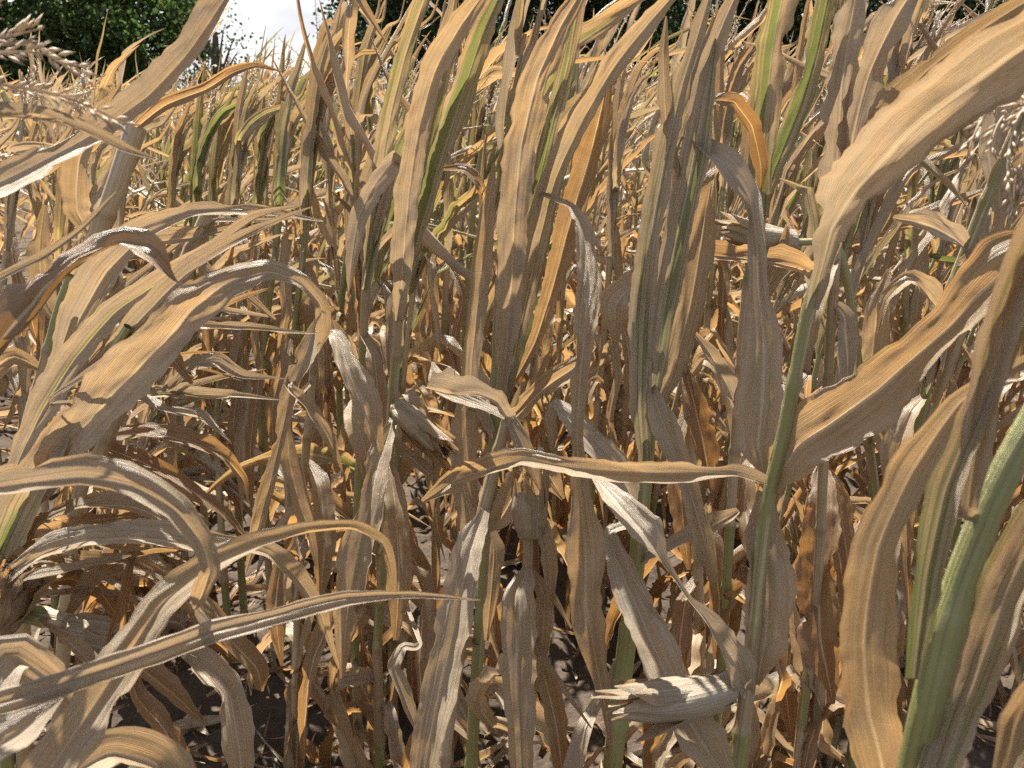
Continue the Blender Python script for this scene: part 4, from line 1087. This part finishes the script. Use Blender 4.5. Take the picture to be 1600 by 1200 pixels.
TASSELS = []
for i in range(5):
    r = np.random.RandomState(70 + i)
    br = []
    for b in range(9):
        a = r.uniform(0, 6.28); o = 0.0 if b == 0 else r.uniform(0.25, 0.9)
        l = r.uniform(0.12, 0.2) if b else 0.24
        z0 = 0 if b == 0 else r.uniform(0.0, 0.06)
        pts = [(0, 0, z0)]
        for f in (0.35, 0.7, 1.0):
            pts.append((math.sin(o) * l * f * math.cos(a) + 0.05 * f * f, math.sin(o) * l * f * math.sin(a), z0 + math.cos(o) * l * f - 0.05 * f * f * (b > 0)))
        br.append(pts)
    v, q = tassel_geo(br, 0.0042, 0.0052, i)
    TASSELS.append(make_mesh('tassel', v, q, TASSEL, smooth=False))

near = []
col = Leaves()
for i, (x, y, off) in enumerate(near_spots):
    r = np.random.RandomState(4000 + i)
    dist = math.hypot(x, y)
    leftish = near_px[i] < 470 and dist < 4.2
    p = plant_params(x, y, r, leftish, False)
    if near_px[i] < 280 and not leftish: p['H'] *= 0.85
    elif near_px[i] < 560: p['H'] *= 0.90
    elif dist > 3.4: p['H'] *= 0.90
    if dist > 2.6 and 200 < near_px[i] < 1000 and r.rand() < 0.35: p['greeny'] = 0.85
    near.append(p)
    add_leaves(col, i, p, r, 23 if dist < 3.2 else 18 if dist < 4.5 else 13, 0.08)
SP, WW, NN, WI, A = col.grow(32)
leaf_meshes = {}
NM, MM = 32, 11
Q = grid_quads(NM, MM)
for j in range(len(A)):
    i = col.owner[j]
    a = A[j]
    v, uv, u = ribbon(SP[j], WW[j], NN[j], WI[j], MM, a[12], a[13], a[14], 0.05, int(a[17]), 0.2)
    d = tint(NM, MM, u, a[15], a[16], (a[17] * 0.618) % 1, 0.7)
    leaf_meshes.setdefault(i, []).append(make_mesh('leaf', v.reshape(-1, 3) - near[i]['base'], Q, LEAF, uv, d))

WHERE = ['at the left edge', 'left of the soil patch', 'above the soil patch', 'left of the pink tan blade', 'behind the pink tan blade', 'behind the mauve sheaf', 'behind the bare green stalk', 'behind the right corner leaves']
DEPTH = ['just behind the nearest row', 'in the third row', 'well inside the field', 'far inside the field']
for i, p in enumerate(near):
    r = np.random.RandomState(9000 + i)
    root = empty('corn_plant', p['base'])
    b = p['base']
    sc = stalk_curve(p, 70)
    rad = np.linspace(0.0115, 0.0042, 70) * r.uniform(0.85, 1.15)
    link('stalk', stalk_mesh('stalk', sc, rad, b, np.clip(0.15 + p['greeny'] + 0.6 * (r.rand() < 0.4), 0, 1), 31 * i + 5, 0.14, 7), root)
    for me in leaf_meshes[i]:
        link('leaf', me, root)
    has_tassel = r.rand() < 0.62
    if has_tassel:
        o = link('tassel', TASSELS[r.randint(5)], root)
        o.location = sc[-1] - b
        q = Vector(norm(sc[-1] - sc[-4]) + WIND * r.uniform(0, 0.8) + r.randn(3) * 0.12)
        o.rotation_mode = 'QUATERNION'; o.rotation_quaternion = q.to_track_quat('Z', 'X')
        f = r.uniform(0.8, 1.15); o.scale = (f, f, f)
    has_ear = r.rand() < 0.55
    if has_ear:
        t = r.uniform(0.4, 0.55); q = sc[int(t * 69)]
        a = r.uniform(0, 6.28)
        up = r.uniform(-1.2, 1.0)
        e = q + norm(np.array((math.cos(a), math.sin(a), up))) * r.uniform(0.14, 0.19)
        put_ear(root, b, q, e, r.randint(3))
    dist = math.hypot(b[0], b[1])
    sx = project(b + np.array((0, 0, 1.2)))[0]
    w = WHERE[int(np.clip(sx // 200, 0, 7))]
    dp = DEPTH[0 if dist < 3 else 1 if dist < 4.6 else 2 if dist < 6.2 else 3]
    look = 'bent over' if p['bent'] else 'green streaked' if p['greeny'] > 0.45 else 'tan'
    ex = 'tasselled' if has_tassel else 'bare topped'
    tag(root, f'{look} {ex} corn plant {dp}, {w}', 'corn plant', 'dry corn plants in the rows behind')

# ------------------------------------------------------------------ the rest of the field: one mass
col = Leaves()
fp = []
FV, FQ, FU, FD = [], [], [], []
off = 0
TV, TQ, toff = [], [], 0
for i, (x, y, o_) in enumerate(far_spots):
    r = np.random.RandomState(20000 + i)
    dist = math.hypot(x, y)
    if dist > 20 and r.rand() < 0.45: continue
    p = plant_params(x, y, r, False, True)
    p['greeny'] = np.clip(p['greeny'] + 0.3, 0, 1)
    fp.append(p)
    add_leaves(col, len(fp) - 1, p, r, 9 if dist < 13 else 7 if dist < 20 else 5, 0.3 if dist < 13 else 0.5, 0.99, 1.05 if dist < 16 else 1.3)
    sc = stalk_curve(p, 7)
    v, q, uv = tube(sc, np.linspace(0.011, 0.005, 7), 4)
    FV.append(v); FQ.append(q + off); FU.append(uv); off += len(v)
    d = np.zeros((len(v), 4)); d[:, 0] = r.uniform(0.1, 0.6); d[:, 1] = p['greeny']; d[:, 2] = r.rand(); d[:, 3] = 1
    FD.append(d)
    if r.rand() < 0.6:
        top = sc[-1]
        for b in range(5):
            dr = norm(np.array((r.randn() * 0.35 + 0.3, r.randn() * 0.35, 1.0)))
            e = top + dr * r.uniform(0.1, 0.2)
            sd_ = norm(np.cross(dr, r.randn(3))) * 0.0035
            TV += [top - sd_ * .5, top + sd_ * .5, (top + e) / 2 + sd_, (top + e) / 2 - sd_, e, e]
            TQ += [(toff, toff + 1, toff + 2, toff + 3), (toff + 3, toff + 2, toff + 4, toff + 5)]; toff += 6
N2, M2 = 9, 3
SP, WW, NN, WI, A = col.grow(N2)
s = np.array((-1.0, 0.0, 1.0))
half = WI * 0.5
v = SP[:, :, None] + WW[:, :, None] * (half[..., None] * s)[..., None] + NN[:, :, None] * (half[..., None] * np.abs(s) * (0.25 + A[:, 13])[:, None, None])[..., None]
Kf = len(A)
q = (grid_quads(N2, M2)[None] + (np.arange(Kf) * N2 * M2)[:, None, None]).reshape(-1, 4)
u = np.linspace(0, 1, N2)
uv = np.zeros((Kf, N2, M2, 2)); uv[..., 0] = u[None, :, None] * A[:, 6][:, None, None]; uv[..., 1] = (s * 0.5 + 0.5)[None, None]
d = np.ones((Kf, N2, M2, 4))
d[..., 0] = np.clip(A[:, 15][:, None] + 0.25 * (u - 0.4)[None], 0, 1)[..., None]
d[..., 1] = (A[:, 16][:, None] * np.clip(1.15 - 0.7 * u, 0, 1)[None])[..., None]
d[..., 2] = ((A[:, 17] * 0.618) % 1)[:, None, None]
FV.append(v.reshape(-1, 3)); FQ.append(q + off); FU.append(uv.reshape(-1, 2)); FD.append(d.reshape(-1, 4))
field = link('distant_corn', make_mesh('distant_corn', np.vstack(FV), np.vstack(FQ), LEAF, np.vstack(FU), np.vstack(FD)))
tag(field, 'mass of dry corn filling the field back to the trees', 'corn field', kind='stuff')
ft = link('distant_tassels', make_mesh('distant_tassels', np.array(TV), np.array(TQ), TASSEL, smooth=False))
tag(ft, 'pale tassels over the far corn', 'tassels', kind='stuff')
print('far plants', len(fp), 'leaves', Kf)

# ------------------------------------------------------------------ litter on the soil
r = np.random.RandomState(77)
LV, LQ, LU, LD = [], [], [], []
off = 0
for i in range(2200):
    y = r.uniform(1.3, 7.0); x = r.uniform(-0.8, 0.8) * y
    z = float(ground_z(x, y)) + 0.012
    a = r.uniform(0, 6.28); big = r.rand() < 0.25
    l = r.uniform(0.12, 0.4) if big else r.uniform(0.02, 0.12)
    w = r.uniform(0.014, 0.04) if big else r.uniform(0.002, 0.012)
    n = 8
    t = np.linspace(-0.5, 0.5, n)
    cu = r.randn() * 1.5
    sp = np.stack([x + l * t * math.cos(a) - cu * l * t * t * math.sin(a) * .3, y + l * t * math.sin(a) + cu * l * t * t * math.cos(a) * .3, z + 0.03 * l * r.rand() + np.abs(r.randn()) * t * t * l * 0.5], axis=1)
    sp[:, 2] = np.maximum(sp[:, 2], ground_z(sp[:, 0], sp[:, 1]) + 0.006)
    T = norm(np.gradient(sp, axis=0)); Wv = norm(np.cross(T, np.array((0, 0, 1.0)) + r.randn(3) * 0.35)); Nv = np.cross(Wv, T)
    vv, u2, uu = ribbon(sp, Wv, Nv, w * np.interp(t, [-.5, -.3, .2, .5], [.5, 1, .8, .1]), 5, r.uniform(.3, 1.5), .2, .2, 0, i, .2)
    LV.append(vv.reshape(-1, 3)); LQ.append(grid_quads(n, 5) + off); off += n * 5
    LU.append(u2.reshape(-1, 2)); LD.append(tint(n, 5, uu, r.uniform(0, .9), 0, r.rand()).reshape(-1, 4))
lit = link('leaf_litter', make_mesh('leaf_litter', np.vstack(LV), np.vstack(LQ), LEAF, np.vstack(LU), np.vstack(LD)))
tag(lit, 'scraps of dry leaf and straw lying on the soil', 'leaf litter', kind='stuff')

# clods: lumps of dry earth, too many to count
CV, CQ = [], []
off = 0
for i in range(2600):
    y = r.uniform(1.2, 7.0); x = r.uniform(-0.8, 0.8) * y
    s_ = 0.004 + 0.013 * r.rand() ** 2.5
    a = np.linspace(0, 2 * np.pi, 8)[:-1]
    rows = []
    for zf, rf in ((-0.5, 0.8), (0.1, 1.05), (0.55, 0.75)):
        rows.append(np.stack([np.cos(a) * rf, np.sin(a) * rf, np.full(7, zf)], axis=1) * (1 + 0.25 * r.randn(7, 1)))
    top = np.array([[0, 0, 0.75 + 0.2 * r.rand()]])
    v = np.vstack(rows + [top]) * s_ * np.array((1, r.uniform(.7, 1.2), r.uniform(.5, .9))) + np.array((x, y, float(ground_z(x, y)) + s_ * 0.15))
    CV.append(v)
    for rr_ in range(2):
        for k in range(7):
            a0, b0 = rr_ * 7 + k, rr_ * 7 + (k + 1) % 7
            CQ.append((a0 + off, b0 + off, b0 + 7 + off)); CQ.append((a0 + off, b0 + 7 + off, a0 + 7 + off))
    for k in range(7):
        CQ.append((14 + k + off, 14 + (k + 1) % 7 + off, 21 + off))
    off += 22
cl = link('soil_clods', make_mesh('soil_clods', np.vstack(CV), np.array(CQ), SOIL, smooth=False))
tag(cl, 'clods of dry earth', 'clods', kind='stuff')


# ------------------------------------------------------------------ trees beyond the field
def tree(label, x, y, cz, rx, rz, mat, seed, n_clump=190, per=330, leaf=0.17, low=0.9):
    r = np.random.RandomState(seed)
    root = empty('broadleaf_tree', (x, y, 0))
    tag(root, label, 'tree', 'trees beyond the field')
    cen = []
    while len(cen) < n_clump:
        p = r.uniform(-1, 1, 3)
        q = np.linalg.norm(p)
        if q > 1 or q < 0.35: continue
        if r.rand() > q ** 1.5: continue
        c = p * np.array((rx, rx, rz)) * (0.86 + 0.2 * r.rand())
        c[2] += cz
        if c[2] < low: c[2] = low + r.rand() * 0.8
        cen.append(c)
    cen = np.array(cen)
    # trunk with limbs reaching the clumps
    TVv, TQq, o = [], [], 0
    tp = np.array([(0, 0, -0.2), (0.1, 0, cz * 0.3), (-0.1, 0.1, cz * 0.7), (0.1, 0, cz + rz * 0.5)])
    v, q, _ = tube(spline(tp, 14), np.linspace(0.42, 0.10, 14) * (1 + 0.5 * np.exp(-np.linspace(0, 8, 14))), 10)
    TVv.append(v); TQq.append(q); o += len(v)
    for c in cen[:70]:
        z0 = np.clip(c[2] * 0.45, 1.2, cz)
        pts = np.array([(0, 0, z0), c * np.array((.35, .35, 0)) + (0, 0, z0 + (c[2] - z0) * .5), c * np.array((.75, .75, 0)) + (0, 0, z0 + (c[2] - z0) * .85), c])
        v, q, _ = tube(spline(pts, 9), np.linspace(0.12, 0.015, 9), 5)
        TVv.append(v); TQq.append(q + o); o += len(v)
    link('trunk', make_mesh('trunk', np.vstack(TVv), np.vstack(TQq), BARK), root)
    n = n_clump * per
    sig = r.uniform(0.35, 0.95, n_clump)
    g = r.randn(n_clump, per, 3)
    g = g / np.maximum(np.linalg.norm(g, axis=-1, keepdims=True), 1e-6) * (r.rand(n_clump, per, 1) ** 0.55) * 1.7
    c = (cen[:, None] + g * sig[:, None, None] * np.array((1.15, 1.15, 0.75))).reshape(-1, 3)
    d = norm(r.randn(n, 3) + np.array((0, 0, -0.35))); e = norm(np.cross(d, r.randn(n, 3))); nn = np.cross(d, e)
    l = leaf * r.uniform(0.6, 1.3, (n, 1)); w = l * 0.36
    v = np.stack([c, c + d * l * .5 + e * w + nn * w * .3, c + d * l, c + d * l * .5 - e * w + nn * w * .3], axis=1)
    link('crown', make_mesh('crown', v.reshape(-1, 3), np.arange(n * 4).reshape(-1, 4), mat, smooth=False), root)
    return root


tree('dense bright green tree at the upper left corner, foliage down to the corn', -23.0, 42, 5.6, 8.4, 6.2, CROWN, 1, 330, 380, 0.22, 0.8)
tree('low green bush filling under the upper left tree', -24.5, 39, 2.6, 7.6, 2.6, CROWN, 8, 200, 380, 0.2, 0.6)
tree('dark tree right of the gap of white sky', -2.2, 44, 7.6, 7.0, 6.4, CROWN_DARK, 2, 270, 270, 0.22, 2.4)
tree('dark tree behind the mauve grey sheaf, touching its neighbour left', 7.0, 46, 7.4, 7.6, 6.0, CROWN_DARK, 3, 200, 230, 0.22, 2.4)
tree('small thin tree with few leaves standing in the gap of white sky', -12.3, 36, 3.6, 1.5, 1.3, CROWN_DARK, 12, 13, 45, 0.17, 2.2)
tree('dark wide tree behind the crinkled pale leaves at the upper right', 16.6, 44, 7.2, 7.8, 6.2, CROWN_DARK, 4, 290, 290, 0.22, 2.0)
